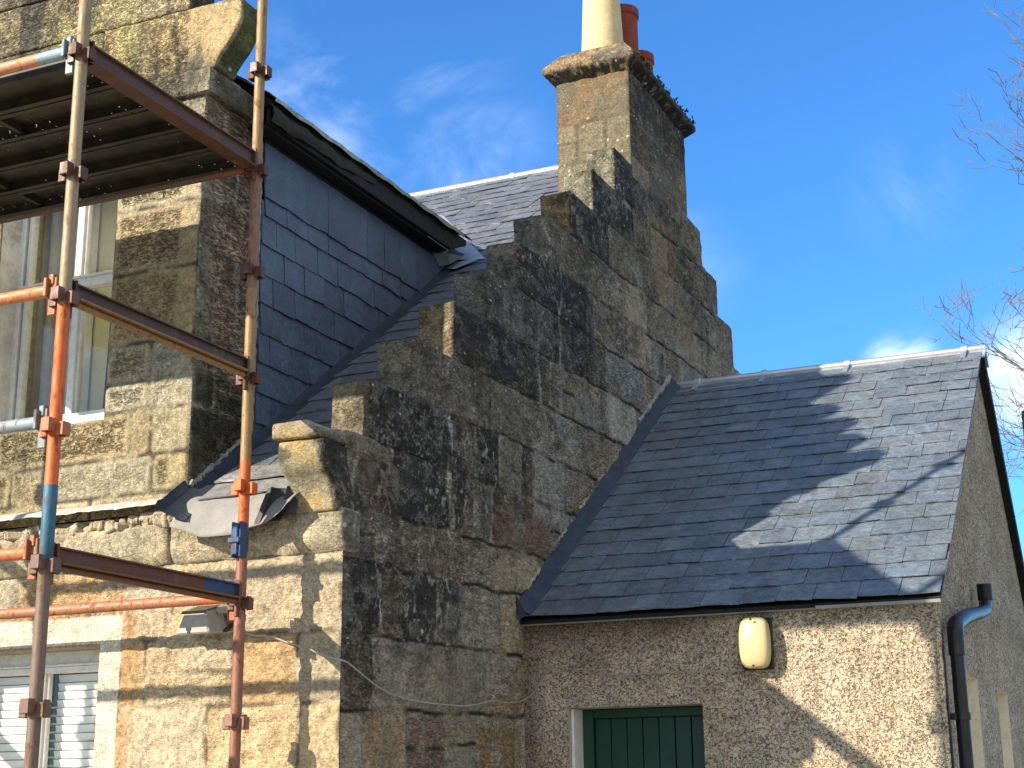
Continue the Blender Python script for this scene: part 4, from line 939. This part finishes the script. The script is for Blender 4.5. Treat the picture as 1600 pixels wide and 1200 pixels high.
# folded end hanging by the skewputt
b = MB(); nx, ny = 14, 9
for i in range(nx):
    for j in range(ny):
        u, t = i / (nx - 1), j / (ny - 1); x = -3.70 + .115 * u + .012 * math.sin(u * 14) ; y = 5.535 - .022 * math.sin(u * 9 + .4) - .03 * t + .06 * u; z = 3.020 + .01 * u - t * (.165 - .03 * u) ** 1.0
        b.v.append((x - .05 * t * (1 - u), y, z)); b.c.append((.5, .5, .5))
for i in range(nx - 1):
    for j in range(ny - 1): q = i * ny + j; b.f.append((q, q + ny, q + ny + 1, q + 1))
b.build('eaves_membrane_fold', make_simple('black_membrane', (.035, .035, .038), .6, 0, .4, .25, 14, .3, .003), house, smooth=True)
# big grey starter slates at the eave
slates('starter_slates', house, (0, 5.60, roofz(5.60) + .026), (1, 0, 0), sd, -4.12, XG - TH - .04, .34, .165, .40, 44, base=(.22, .225, .225), jit=2.2, tilt=.014, left=lambda s: -4.13 - s * .0)

# ================================================================== extension
ext = empty('roughcast_extension', (XG, YE, 0), label='low roughcast extension with slate roof and green door against the gable', cat='building')
MX = .70; EX1 = -1.166; EZ = 2.645; ERY, ERZ = 10.36, 4.60
EB = .91; EBY = ERY + (ERZ - 2.60) / EB
def harl_wall(name, f, quads, res=.05):
    """quads: (a0,a1,b0,b1) rects in wall coordinates, f maps to world; staining under the eave goes to Col.r"""
    b = MB()
    for (a0, a1, b0, b1) in quads:
        na = max(1, int((a1 - a0) / res)); nb = max(1, int((b1 - b0) / res)); n0 = len(b.v)
        for i in range(na + 1):
            for j in range(nb + 1):
                a = a0 + (a1 - a0) * i / na; c = b0 + (b1 - b0) * j / nb; b.v.append(tuple(f(a, c))); b.c.append(stain(a, c, name))
        for i in range(na):
            for j in range(nb): q = n0 + i * (nb + 1) + j; b.f.append((q, q + nb + 1, q + nb + 2, q + 1))
    o = b.build(name, M_HARL, ext); return o
def stain(a, c, name):
    if name != 'front_wall': return (float(.25 * sst(2.6, 3.6, c) + .12),) * 3
    d = 2.62 - c; n = float(fbm(a * 3.1, c * 2.2, 4.4, 3)); s = float(sst(.30, .05, d + (n - .5) * .35)) * float(sst(-2.1, -2.5, a) * .9 + .1)
    s = max(s, float(sst(.16, .03, a - XG)) * .75); s = max(s, .65 * float(sst(-2.75, -2.95, a) * sst(-3.2, -3.0, a)) * float(sst(.5, .1, d + (n - .5) * .4)))
    return (s, s, s)
DXa, DXb, DZt = -3.118, -2.375, 2.133
harl_wall('front_wall', lambda a, c: (a, YE, c), [(XG, DXa, 0, DZt), (DXb, EX1, 0, DZt), (XG, EX1, DZt, 2.60)])
SL = [(8.27, 8.86, .9, 2.29), (9.75, 10.30, .9, 2.285)]
ys = [YE, 8.27, 8.86, 9.75, 10.30, EBY]
sq = [(YE, 8.27, 0, 2.6), (8.86, 9.75, 0, 2.6), (10.30, EBY, 0, 2.6)] + [(s[0], s[1], 0, s[2]) for s in SL] + [(s[0], s[1], s[3], 2.6) for s in SL]
harl_wall('side_wall', lambda a, c: (EX1, a, c), sq)
b = MB(); n0 = 0; K = 40
for i in range(K):
    y0 = YE + (EBY - YE) * i / K; y1 = YE + (EBY - YE) * (i + 1) / K
    def top(y): return (2.60 + MX * (y - YE)) if y < ERY else max(2.60, ERZ - .04 - EB * (y - ERY))
    b.quad((EX1, y0, 2.6), (EX1, y1, 2.6), (EX1, y1, max(top(y1), 2.6)), (EX1, y0, max(top(y0), 2.6)), (.3, .3, .3))
b.build('side_gable', M_HARL, ext)
b = MB(); b.quad((EX1, EBY, 0), (XG, EBY, 0), (XG, EBY, 2.6), (EX1, EBY, 2.6), (.2, .2, .2)); b.build('rear_wall', M_HARL, ext)
for (y0, y1, z0, z1) in SL:
    b = MB(); d = .12; x = EX1
    b.quad((x, y0, z0), (x, y0, z1), (x - d, y0, z1), (x - d, y0, z0)); b.quad((x, y1, z0), (x, y1, z1), (x - d, y1, z1), (x - d, y1, z0)); b.quad((x, y0, z1), (x, y1, z1), (x - d, y1, z1), (x - d, y0, z1))
    b.quad((x, y0, z0), (x, y1, z0), (x - d, y1, z0), (x - d, y0, z0)); b.quad((x - d, y0, z0), (x - d, y1, z0), (x - d, y1, z1), (x - d, y0, z1))
    b.build('blind_opening', M_CREAM, ext)
# corner bead: slightly rough arris
b = MB(); rg = random.Random(1); pts = [(EX1 - .006, YE + .006, z * .06) for z in range(0, 43)]; b.tube(pts, [.016 + rg.uniform(-.003, .003) for _ in pts], 8, (.15, .15, .15)); b.build('corner_arris', M_HARL, ext, smooth=True)
# door
b = MB(); d = .17; rv = .0
b.quad((DXa, YE, 0), (DXa, YE, DZt), (DXa, YE + d + .05, DZt), (DXa, YE + d + .05, 0)); b.quad((DXb, YE, 0), (DXb, YE, DZt), (DXb, YE + d + .05, DZt), (DXb, YE + d + .05, 0)); b.quad((DXa, YE, DZt), (DXb, YE, DZt), (DXb, YE + d + .05, DZt), (DXa, YE + d + .05, DZt))
b.build('door_reveal', make_simple('painted_reveal', (.40, .37, .29), .85, 0, .2, .12, 20, .4, .003), ext)
b = MB(); b.box(DXa + .001, YE + .03, 0, DXa + .016, YE + d, DZt - .001); b.build('door_trim', M_WPAINT, ext, bevel=.003)
dr = MB(); n = 7; wd = (DXb - DXa - .11) / n
for i in range(n):
    x = DXa + .075 + i * wd; dr.box(x + .002, YE + d + .022, .05, x + wd - .002, YE + d + .045, DZt - .05)
door = dr.build('door', M_GREEN, ext, bevel=.003)
b = MB(); b.box(DXa + .017, YE + d - .01, 0, DXa + .075, YE + d + .05, DZt - .002); b.box(DXb - .045, YE + d - .01, 0, DXb - .001, YE + d + .05, DZt - .002); b.box(DXa + .075, YE + d - .01, DZt - .05, DXb - .045, YE + d + .05, DZt - .002)
b.build('door_frame', M_GREEN, door, bevel=.003)
b = MB(); b.box(DXa + .08, YE + d + .046, 0, DXb - .05, YE + d + .055, DZt); b.box(DXa + .0, YE + d + .16, 0, DXb, YE + d + .17, DZt + .1); b.build('door_backing', M_GREEN, door)
b = MB(); b.tube([(DXb - .13, YE + d + .022, 1.02), (DXb - .13, YE + d - .03, 1.02), (DXb - .22, YE + d - .035, 1.02)], .009, 8); b.build('handle', M_BLACK, door)
# extension roof
b = MB(); xa, xb = XG + .003, EX1 + .030; e0 = YE - .045
zr = lambda y: EZ + MX * (y - 7.562)
b.poly([(xa, e0, zr(e0) - .012), (xa, ERY, ERZ - .016), (xa, ERY, ERZ - .075), (xa, e0, zr(e0) - .030)], (xb - xa, 0, 0))
b.poly([(xa, ERY, ERZ - .016), (xa, EBY + .18, ERZ - .016 - EB * (EBY + .18 - ERY)), (xa, EBY + .18, ERZ - .115 - EB * (EBY + .18 - ERY)), (xa, ERY, ERZ - .115)], (xb + .025 - xa, 0, 0))
b.build('roof_deck', M_DARKWOOD, ext)
b = MB(); b.box(xa, YE - .036, zr(e0) - .038, EX1 - .0, YE - .004, zr(e0) - .031, (.6, .6, .6)); 
b.box(-1.75, YE - .052, zr(e0) - .040, EX1 + .030, YE - .041, zr(e0) - .024); b.build('soffit_board', M_MEMB, ext)
es = Vector((0, 1, MX)).normalized()
slates('roof_slates', ext, (0, e0 - .012, zr(e0 - .012)), (1, 0, 0), es, XG + .02, EX1 + .045, math.hypot(ERY - e0, MX * (ERY - e0)) - .02, .1715, .2035, 17, base=(.112, .140, .170), jit=1.15, tilt=.012)
slates('roof_slates', ext, (0, EBY + .15, ERZ - EB * (EBY + .15 - ERY)), (1, 0, 0), Vector((0, -1, EB)), XG + .02, EX1 + .045, 3.1, .1715, .2035, 18, jit=1.0)
ridge(ext, XG + .03, EX1 + .068, ERY, ERZ + .022, math.atan(MX), [-3.158, -2.651, -2.046, -1.239], .145, .026, math.atan(EB))
# cement and lead fillet against the gable
b = MB(); rg = random.Random(14); n = 60
for k in range(n + 1):
    y = e0 - .01 + (ERY - e0 + .03) * k / n; z = zr(y); wv = .006 * math.sin(k * .9) + rg.uniform(-.004, .004)
    for (dx, h) in ((.004, .085 + wv), (.014, .078 + wv), (.038, .055), (.070, .032 + wv * .4), (.088, .014)):
        b.v.append((XG + dx + .006, y - h * .57, z + h * .82)); b.c.append((.5, .5, .5))
for k in range(n):
    for j in range(4): q = k * 5 + j; b.f.append((q, q + 5, q + 6, q + 1))
b.f.append((0, 1, 2, 3, 4)); b.build('verge_flashing', M_LEAD, ext, smooth=True)
b = MB(); rg = random.Random(15)
for (s0, s1, r_) in ((.05, .11, .012), (.22, .26, .008), (.34, .40, .012), (.46, .49, .008), (.55, .60, .010), (.66, .70, .012), (.74, .88, .026), (.86, 1.0, .034)):
    pts = []; m = 12
    for k in range(m): t = s0 + (s1 - s0) * k / (m - 1); y = e0 + (ERY - e0) * t; pts.append((XG + .012 + rg.uniform(-.004, .004), y - .05, zr(y) + .082 + rg.uniform(-.008, .010)))
    b = MB(); b.tube(pts, [r_ * rg.uniform(.5, 1.1) for _ in pts], 7); b.build('mortar_patch', M_CEMENT if s0 > .7 else M_MORTAR, ext, smooth=True)
b = MB(); b.add([(XG + .01, YE - .10, 2.74), (XG + .07, YE - .10, 2.63), (XG + .03, YE - .11, 2.60), (XG - .0, YE - .04, 2.66)], [(0, 1, 2, 3)]); b.build('lead_end', M_LEAD, ext)
ext.rotation_euler = (0, 0, R(.45))

# ================================================================== small things on the walls
lamp = empty('wall_light', (-2.08, YE, 2.42), label='oblong cream bulkhead light on the roughcast wall right of the green door', cat='wall light')
me = bpy.data.meshes.new('diffuser'); bm = bmesh.new(); bmesh.ops.create_cube(bm, size=1)
bmesh.ops.subdivide_edges(bm, edges=bm.edges[:], cuts=7, use_grid_fill=True)
for v in bm.verts:
    x, y, z = v.co * 2
    n = (abs(x) ** 5 + abs(y) ** 5 + abs(z) ** 5) ** .2; x, y, z = x / n, y / n, z / n
    tz = 1 - .10 * z * z
    v.co = Vector((-2.066 + x * .079 * tz, YE - .060 + y * .047 + .012 * x * x * (y < 0) + .014 * z * z * (y < 0), 2.421 + z * .128))
bm.to_mesh(me); bm.free(); link('diffuser', me, M_LAMP, lamp, smooth=True)
b = MB(); b.box(-2.148, YE - .018, 2.291, -1.984, YE + .002, 2.551); b.build('base_plate', M_BLACK, lamp, bevel=.008)
for yy, zz_ in ((.112, 2.535), (.100, 2.305)): b = MB(); b.tube([(-2.066, YE - yy, zz_), (-2.066, YE - yy - .006, zz_)], .006, 8); b.build('screw', M_BLACK, lamp)

fl = empty('floodlight', (-4.06, YF, 2.45), label='grey floodlight turned to the wall above and right of the lower window', cat='floodlight')
b = MB(); y0, y1 = YF - .125, YF - .02
b.add([(-4.165, y0, 2.395), (-3.985, y0, 2.395), (-4.012, y0, 2.498), (-4.120, y0, 2.500), (-4.150, y1, 2.405), (-3.945, y1, 2.405), (-3.995, y1, 2.520), (-4.115, y1, 2.520)],
      [(0, 1, 2, 3), (4, 7, 6, 5), (0, 3, 7, 4), (1, 5, 6, 2), (3, 2, 6, 7), (0, 4, 5, 1)]); b.build('casing', M_GREYBOX, fl, bevel=.007)
b = MB(); b.add([(-4.130, y0 - .004, 2.497), (-4.006, y0 - .004, 2.497), (-3.990, y1, 2.532), (-4.12, y1, 2.532), (-4.140, y0 - .002, 2.485), (-3.998, y0 - .002, 2.485)], [(0, 1, 2, 3), (4, 5, 1, 0)]); b.build('top_cover', M_BLACK, fl)
b = MB(); b.box(-4.10, y0 - .002, 2.398, -4.085, y0 + .002, 2.422); b.box(-4.107, y0 - .0022, 2.412, -4.08, y0 + .002, 2.424); b.build('drain_slot', M_BLACK, fl)
b = MB(); b.box(-3.985, YF - .07, 2.485, -3.915, YF - .062, 2.515); b.box(-3.925, YF - .07, 2.485, -3.915, YF + .0, 2.515); b.tube([(-3.95, YF - .05, 2.41), (-3.925, YF - .06, 2.42), (-3.91, YF - .03, 2.46), (-3.905, YF, 2.48)], .010, 8); b.build('bracket', M_BLACK, fl)

def cable(name, pts, r, label):
    b = MB(); P = []
    for i in range(len(pts) - 1):
        a, c = Vector(pts[i]), Vector(pts[i + 1]); K = 6
        p0 = Vector(pts[max(i - 1, 0)]); p3 = Vector(pts[min(i + 2, len(pts) - 1)])
        for k in range(K):
            t = k / K; P.append(.5 * ((2 * a) + (c - p0) * t + (2 * p0 - 5 * a + 4 * c - p3) * t * t + (3 * a - p0 - 3 * c + p3) * t ** 3))
    P.append(Vector(pts[-1])); b.tube(P, r, 8); o = b.build(name, M_CABLE, None, smooth=True); tag(o, label, 'cable'); return o
o1, o2 = .018, .020
pF = [(-3.96, YF - .05, 2.40), (-3.9, YF - .045, 2.405), (-3.813, YF - .03, 2.385), (-3.718, YF - .025, 2.372), (-3.623, YF - .025, 2.339), (-3.53, YF - .025, 2.312), (-3.456, YF - .025, 2.281), (-3.39, YF - .025, 2.262)]
pG = [(-3.355, 5.645, 2.252), (-3.358, 5.73, 2.229), (-3.358, 5.841, 2.19), (-3.358, 5.972, 2.152), (-3.358, 6.14, 2.127), (-3.358, 6.389, 2.114), (-3.358, 6.595, 2.115), (-3.358, 6.791, 2.117), (-3.358, 6.935, 2.131), (-3.358, 7.127, 2.158), (-3.358, 7.282, 2.157), (-3.358, 7.42, 2.165), (-3.352, 7.52, 2.185)]
pE = [(-3.314, YE - .012, 2.22), (-3.249, YE - .01, 2.3), (-3.195, YE - .01, 2.35), (-3.09, YE - .01, 2.336), (-2.954, YE - .01, 2.326), (-2.862, YE - .01, 2.301), (-2.781, YE - .01, 2.29), (-2.68, YE - .01, 2.296), (-2.383, YE - .008, 2.295), (-2.219, YE - .008, 2.288), (-2.10, YE - .008, 2.300)]
cable('cable', pF + pG + pE, .0038, 'thin grey cable sagging from the floodlight round the gable to the cream light')

dp = empty('downpipe', (-1.10, 7.66, 0), label='black rain pipe with an open swan neck on the side wall of the extension', cat='drainpipe')
xp = EX1 + .062
b = MB(); pts = [(xp, 7.70, 0), (xp, 7.70, 2.40)]; b.tube(pts, .034, 18); b.build('pipe', M_BLACK, dp, smooth=True)
b = MB(); b.tube([(xp, 7.70, 2.33), (xp, 7.70, 2.44), (xp, 7.735, 2.485), (xp, 8.0, 2.54), (xp, 8.22, 2.575)], .040, 18, cap=False); b.build('lower_bend', M_BLACK, dp, smooth=True)
b = MB(); b.tube([(xp, 8.10, 2.558), (xp, 8.70, 2.64), (xp, 8.90, 2.675), (xp, 8.98, 2.73), (xp, 8.985, 2.80)], .036, 18, cap=False); b.tube([(xp, 8.985, 2.74), (xp, 8.985, 2.83)], .043, 18, cap=False); b.build('upper_bend', M_BLACK, dp, smooth=True)
for z in (.9, 2.02): b = MB(); b.tube([(xp, 7.70, z), (xp, 7.70, z + .035)], .041, 18); b.box(EX1, 7.645, z, xp - .02, 7.665, z + .03); b.build('pipe_clip', M_BLACK, dp)
b = MB(); b.tube([(EX1 + .012, 7.60, 0), (EX1 + .012, 7.60, 2.45)], .007, 8); tag(b.build('earth_cable', M_BLACK, None, smooth=True), 'thin black cable running up the corner beside the black rain pipe', 'cable')

b = MB(); b.tube([(-1.10, 13.15, 0), (-1.10, 13.15, 4.78)], .075, 16); v1 = b.build('pipe', M_BLACK, None, smooth=True)
vp = empty('vent_pipe', (-1.10, 13.15, 0), label='dark vent pipe with rusty top at the far right behind the extension', cat='pipe')
v1.parent = vp; v1.matrix_parent_inverse = root_inv(vp)
b = MB(); b.tube([(-1.10, 13.15, 4.45), (-1.10, 13.15, 4.80)], .080, 16); b.build('pipe_socket', make_simple('rusty_iron', (.16, .11, .085), .8, .1, .3, .25, 20), vp, smooth=True)

# ================================================================== scaffold
scaf = empty('scaffold', (-4.7, 4.78, 0), label='rusty system scaffold with steel deck standing in front of the house', cat='scaffold')
ORA, ORD, BLU, BRN, GAL, YEL, RUST = (.60, .12, .022), (.42, .10, .03), (.030, .12, .19), (.10, .055, .040), (.30, .22, .13), (.29, .18, .075), (.085, .032, .016)
DBLU = (.015, .06, .16)
LY, MY, PX = 4.16, 5.401, -3.73
def cups(z, x, y, col):
    b = MB()
    for k in range(4):
        M = Matrix.Translation((x, y, z)) @ Matrix.Rotation(k * math.pi / 2, 4, 'Z'); dz = .006 if k % 2 else -.006
        b.box(.020, -.021, -.026 + dz, .056, -.015, .026 + dz, col, M); b.box(.020, .015, -.026 + dz, .056, .021, .026 + dz, col, M); b.box(.050, -.021, -.026 + dz, .056, .021, .026 + dz, col, M)
        b.box(.020, -.015, -.003 + dz, .050, .015, .003 + dz, col, M)
    return b
def standard(x, y, z1, segs, zc0=.5, ztop_=None, cupcol=None):
    b = MB(); zs = sorted(set([0.0] + [s[0] for s in segs] + [s[0] - .004 for s in segs if s[0] > 0] + [z1]))
    pts = []; cols = []
    z = 0; allz = []
    for i, (za, c, r) in enumerate(segs):
        zb = segs[i + 1][0] if i + 1 < len(segs) else z1
        n = max(2, int((zb - za) / .15))
        for k in range(n + 1): pts.append((x, y, za + (zb - za - .002) * k / n)); cols.append(c); allz.append(r)
    b.tube(pts, allz, 20, None, True, cols); o = b.build('standard', M_SCAF, scaf, smooth=True)
    z = .5
    while z < z1 - .02:
        c = (cupcol or {}).get(round(z * 2) / 2, RUST); cups(z + .0, x, y, c).build('cup_fitting', M_SCAF, o, bevel=.003); z += .5
    return o
r0 = .0242
# the near standard: brown, then blue sleeve, orange, bare and rusty on top
sL = standard(-3.716, LY, 6.2, [(0, (.17, .115, .085), r0), (2.52, BLU, r0 + .001), (2.79, ORA, r0), (3.47, GAL, r0)], cupcol={2.0: (.16, .085, .055), 2.5: (.13, .07, .05), 3.0: (.42, .13, .055), 3.5: (.14, .06, .038), 4.5: (.085, .032, .016), 4.0: (.085, .032, .016)})
sM = standard(-3.738, MY, 6.2, [(0, (.26, .11, .07), r0), (2.72, DBLU, r0 + .002), (2.81, ORA, r0), (3.12, YEL, r0), (3.92, (.24, .12, .08), r0), (4.55, YEL, r0)], cupcol={3.0: ORA, 2.5: (.12, .05, .035), 2.0: (.24, .12, .08)})
b = MB(); b.box(-3.738 - .014, MY - .062, 2.70, -3.738 + .014, MY - .020, 2.835, DBLU); b.box(-3.738 - .030, MY - .07, 2.75, -3.738 + .03, MY - .05, 2.775, DBLU)
b.box(-3.738 - .026, MY - .052, 2.69, -3.738 - .014, MY - .0, 2.845, DBLU); b.box(-3.738 + .014, MY - .052, 2.69, -3.738 + .026, MY - .0, 2.845, DBLU); b.build('locking_pin', M_SCAF, sM, bevel=.004)
# out of frame: the next pair of standards
for x in (-6.17,):
    standard(x, LY, 6.2, [(0, BRN, r0)]); standard(x, MY, 6.2, [(0, BRN, r0)])
def ledger(x0, x1, y, z, segs, rr=.0242):
    """tube along X with a wedge head at each end; open ends"""
    b = MB(); pts = []; cols = []
    for i, (xa, c) in enumerate(segs):
        xb_ = segs[i + 1][0] if i + 1 < len(segs) else x0
        for k in range(5): pts.append((xa + (xb_ - xa) * k / 4.0, y, z)); cols.append(c)
    b.tube(pts, rr, 18, None, False, cols); b.tube(pts, rr - .0035, 18, None, False, [(c[0] * .4, c[1] * .4, c[2] * .4) for c in cols]); o = b.build('ledger', M_SCAF, scaf, smooth=True)
    for xx, s_ in ((x1, 1), (x0, -1)):
        h = MB(); cc = segs[0][1] if s_ > 0 else segs[-1][1]; cc = (cc[0] * .6, cc[1] * .6, cc[2] * .6)
        h.box(xx - .006, y - .030, z - .030, xx + .010, y + .030, z + .045, cc); h.box(xx + .002 if s_ > 0 else xx - .04, y - .008, z - .100, xx + .040 if s_ > 0 else xx + .002, y + .008, z + .050, cc)
        h.box(xx + .004 if s_ > 0 else xx - .024, y - .014, z + .020, xx + .028 if s_ > 0 else xx - .004, y + .014, z + .062, cc)
        h.build('wedge_head', M_SCAF, o, bevel=.003)
    return o
xr, xl = -3.716 - .075, -6.17 + .075
SKY = (.22, .33, .38)
ledger(xl, xr, LY, 4.53, [(xr, SKY), (-3.92, SKY), (-3.925, (.50, .22, .12))])
ledger(xl, xr, LY, 3.54, [(xr, (.50, .19, .08))])
ledger(xl, xr, LY, 3.03, [(xr, (.23, .30, .33))])
ledger(xl, xr, LY, 2.55, [(xr, (.50, .16, .06))])
ledger(xl, xr, MY, 4.525, [(xr, (.20, .06, .03)), (-3.98, (.20, .06, .03)), (-3.985, (.12, .075, .055))])
ledger(xl, xr, MY, 2.525, [(xr, (.55, .14, .04)), (-3.92, (.55, .14, .04)), (-3.925, (.36, .15, .075))])
def transom(x, z, c1, c2, board=False, tip=None):
    b = MB(); y0, y1 = LY + .062, MY - .062
    def bar(xa, xb_, za, zb, cc):
        n = 10
        for k in range(n):
            ya, yb = y0 + (y1 - y0) * k / n, y0 + (y1 - y0) * (k + 1) / n; c = tip if (tip and k >= 8 and za > z - .02) else cc
            b.add([(xa, ya, za), (xb_, ya, za), (xb_, ya, zb), (xa, ya, zb), (xa, yb, za), (xb_, yb, za), (xb_, yb, zb), (xa, yb, zb)],
                  [(0, 1, 5, 4), (1, 2, 6, 5), (2, 3, 7, 6), (3, 0, 4, 7)] + ([(0, 1, 2, 3)] if k == 0 else []) + ([(4, 5, 6, 7)] if k == n - 1 else []), c)
    if board:
        bar(x - .004, x + .004, z - .035, z + .045, c1); bar(x - .050, x + .026, z - .041, z - .035, c1); bar(x + .004, x + .020, z + .030, z + .036, c2)
    else:
        bar(x - .003, x + .004, z - .018, z + .040, c1); bar(x - .034, x + .034, z - .024, z - .018, c2); bar(x - .003, x + .020, z + .034, z + .040, c1)
        b.tube([(x + .002, y0, z - .036), (x + .002, y1, z - .036)], .013, 10, c2)
    o = b.build('transom', M_SCAF, scaf)
    for yy, s_ in ((LY, 1), (MY, -1)):
        h = MB(); h.box(x - .024, yy + s_ * .052 - .006, z - .040, x + .024, yy + s_ * .052 + .006, z + .050, c1); h.box(x - .008, yy + s_ * .040 - .012, z - .10, x + .008, yy + s_ * .040 + .012, z + .055, c1)
        h.build('wedge_head', M_SCAF, o, bevel=.003)
    return o
transom(-3.727, 4.535, (.085, .036, .018), (.12, .07, .035), True)
transom(-3.727, 3.535, (.070, .036, .022), (.26, .14, .045))
transom(-3.727, 2.535, (.13, .045, .020), (.15, .065, .030), tip=DBLU)
for z in (4.535, 3.535, 2.535): transom(-6.17, z, BRN, RUST, z > 4)
# steel deck boards, each a folded channel
nb = 5; bw = (MY - LY - .10) / nb
for i in range(nb):
    b = MB(); ya = LY + .052 + i * bw; yb = ya + bw - .010; zt = 4.552; L0, L1 = -6.16, -3.735
    b.box(L0, ya, zt - .003, L1, yb, zt)
    for yy, s_ in ((ya, 1), (yb, -1)):
        b.box(L0, min(yy, yy + s_ * .003), zt - .052, L1, max(yy, yy + s_ * .003), zt - .003); b.box(L0, min(yy, yy + s_ * .026), zt - .055, L1, max(yy, yy + s_ * .026), zt - .052)
    for xx in ((-4.95,) if i != 1 else (-4.45, -5.6)): b.box(xx - .012, ya + .003, zt - .040, xx + .012, yb - .003, zt - .003)
    words = ['outermost steel deck board on the scaffold, next to the near standard', 'second steel deck board from the outer edge of the scaffold deck', 'middle steel deck board of the scaffold deck', 'steel deck board second from the wall side of the scaffold deck', 'innermost steel deck board of the scaffold, nearest the house wall']
    tag(b.build('deck_board', M_DECK, None), words[i], 'deck board', 'steel boards of the scaffold deck')

# ================================================================== bare tree behind
tree = empty('bare_tree', (.6, 18.6, 0), label='leafless tree with upturned twigs behind the extension at the right', cat='tree')
rt_ = random.Random(41); tb = MB(); trunk = MB()
trunk.tube([(.65, 18.6, -.1), (.6, 18.6, 1.5), (.5, 18.55, 4), (.55, 18.5, 6.5), (.45, 18.4, 9), (.5, 18.4, 12)], [.34, .27, .23, .19, .13, .06], 14)
trunk.build('trunk', M_BARK, tree, smooth=True)
def branch(p, d, L, r, depth):
    n = max(4, int(L / .13)); pts = [p.copy()]; rs = [r]; q = p.copy(); dd = d.normalized()
    for k in range(n):
        t = (k + 1) / n
        dd = (dd + Vector((rt_.gauss(0, .07), rt_.gauss(0, .07), rt_.gauss(0, .06) + (.17 if depth >= 1 else .04) * t)) ).normalized()
        q = q + dd * (L / n); pts.append(q.copy()); rs.append(max(.0036, r * (1 - .72 * t)))
        if depth < 4 and k > 0 and rt_.random() < (.71 if depth < 3 else .36):
            ax = Vector((rt_.gauss(0, 1), rt_.gauss(0, 1), rt_.gauss(0, .7) + .1)).normalized(); nd = (dd * .75 + ax * .75).normalized()
            branch(q, nd, L * rt_.uniform(.25, .52) * (1 - .4 * t) + .12, max(.0045, rs[-1] * .55), depth + 1)
    tb.tube(pts, rs, 5 if depth > 1 else 7, None, True)
for (z0, tx, tz, r) in ((8.3, -1.50, 9.2, .05), (8.9, -1.15, 10.6, .045), (5.9, -1.75, 6.9, .05), (5.2, -2.2, 6.15, .045), (4.9, -1.35, 5.8, .04), (6.3, -.9, 8.0, .045), (9.6, -.9, 11.2, .035), (4.6, -1.2, 5.2, .035), (7.4, -1.7, 9.5, .04), (5.5, -2.45, 6.4, .04), (5.0, -1.6, 6.5, .035), (6.6, -1.6, 7.4, .035), (8.0, -1.3, 9.9, .035), (4.2, -1.7, 5.6, .035)):
    p = Vector((.5, 18.45, z0)); e = Vector((tx + .36, 18.0 + rt_.uniform(-.5, .5), tz)); d = e - p; branch(p, Vector((d.x, d.y, d.z * .55)), d.length, r, 0)
for i in range(9):
    a = rt_.uniform(-1.2, 1.6); z0 = rt_.uniform(5, 11); p = Vector((.5, 18.45, z0)); branch(p, Vector((math.cos(a), math.sin(a), .5)), rt_.uniform(1.5, 2.6), .05, 1)
tb.build('branches', M_BARK, tree, smooth=False)
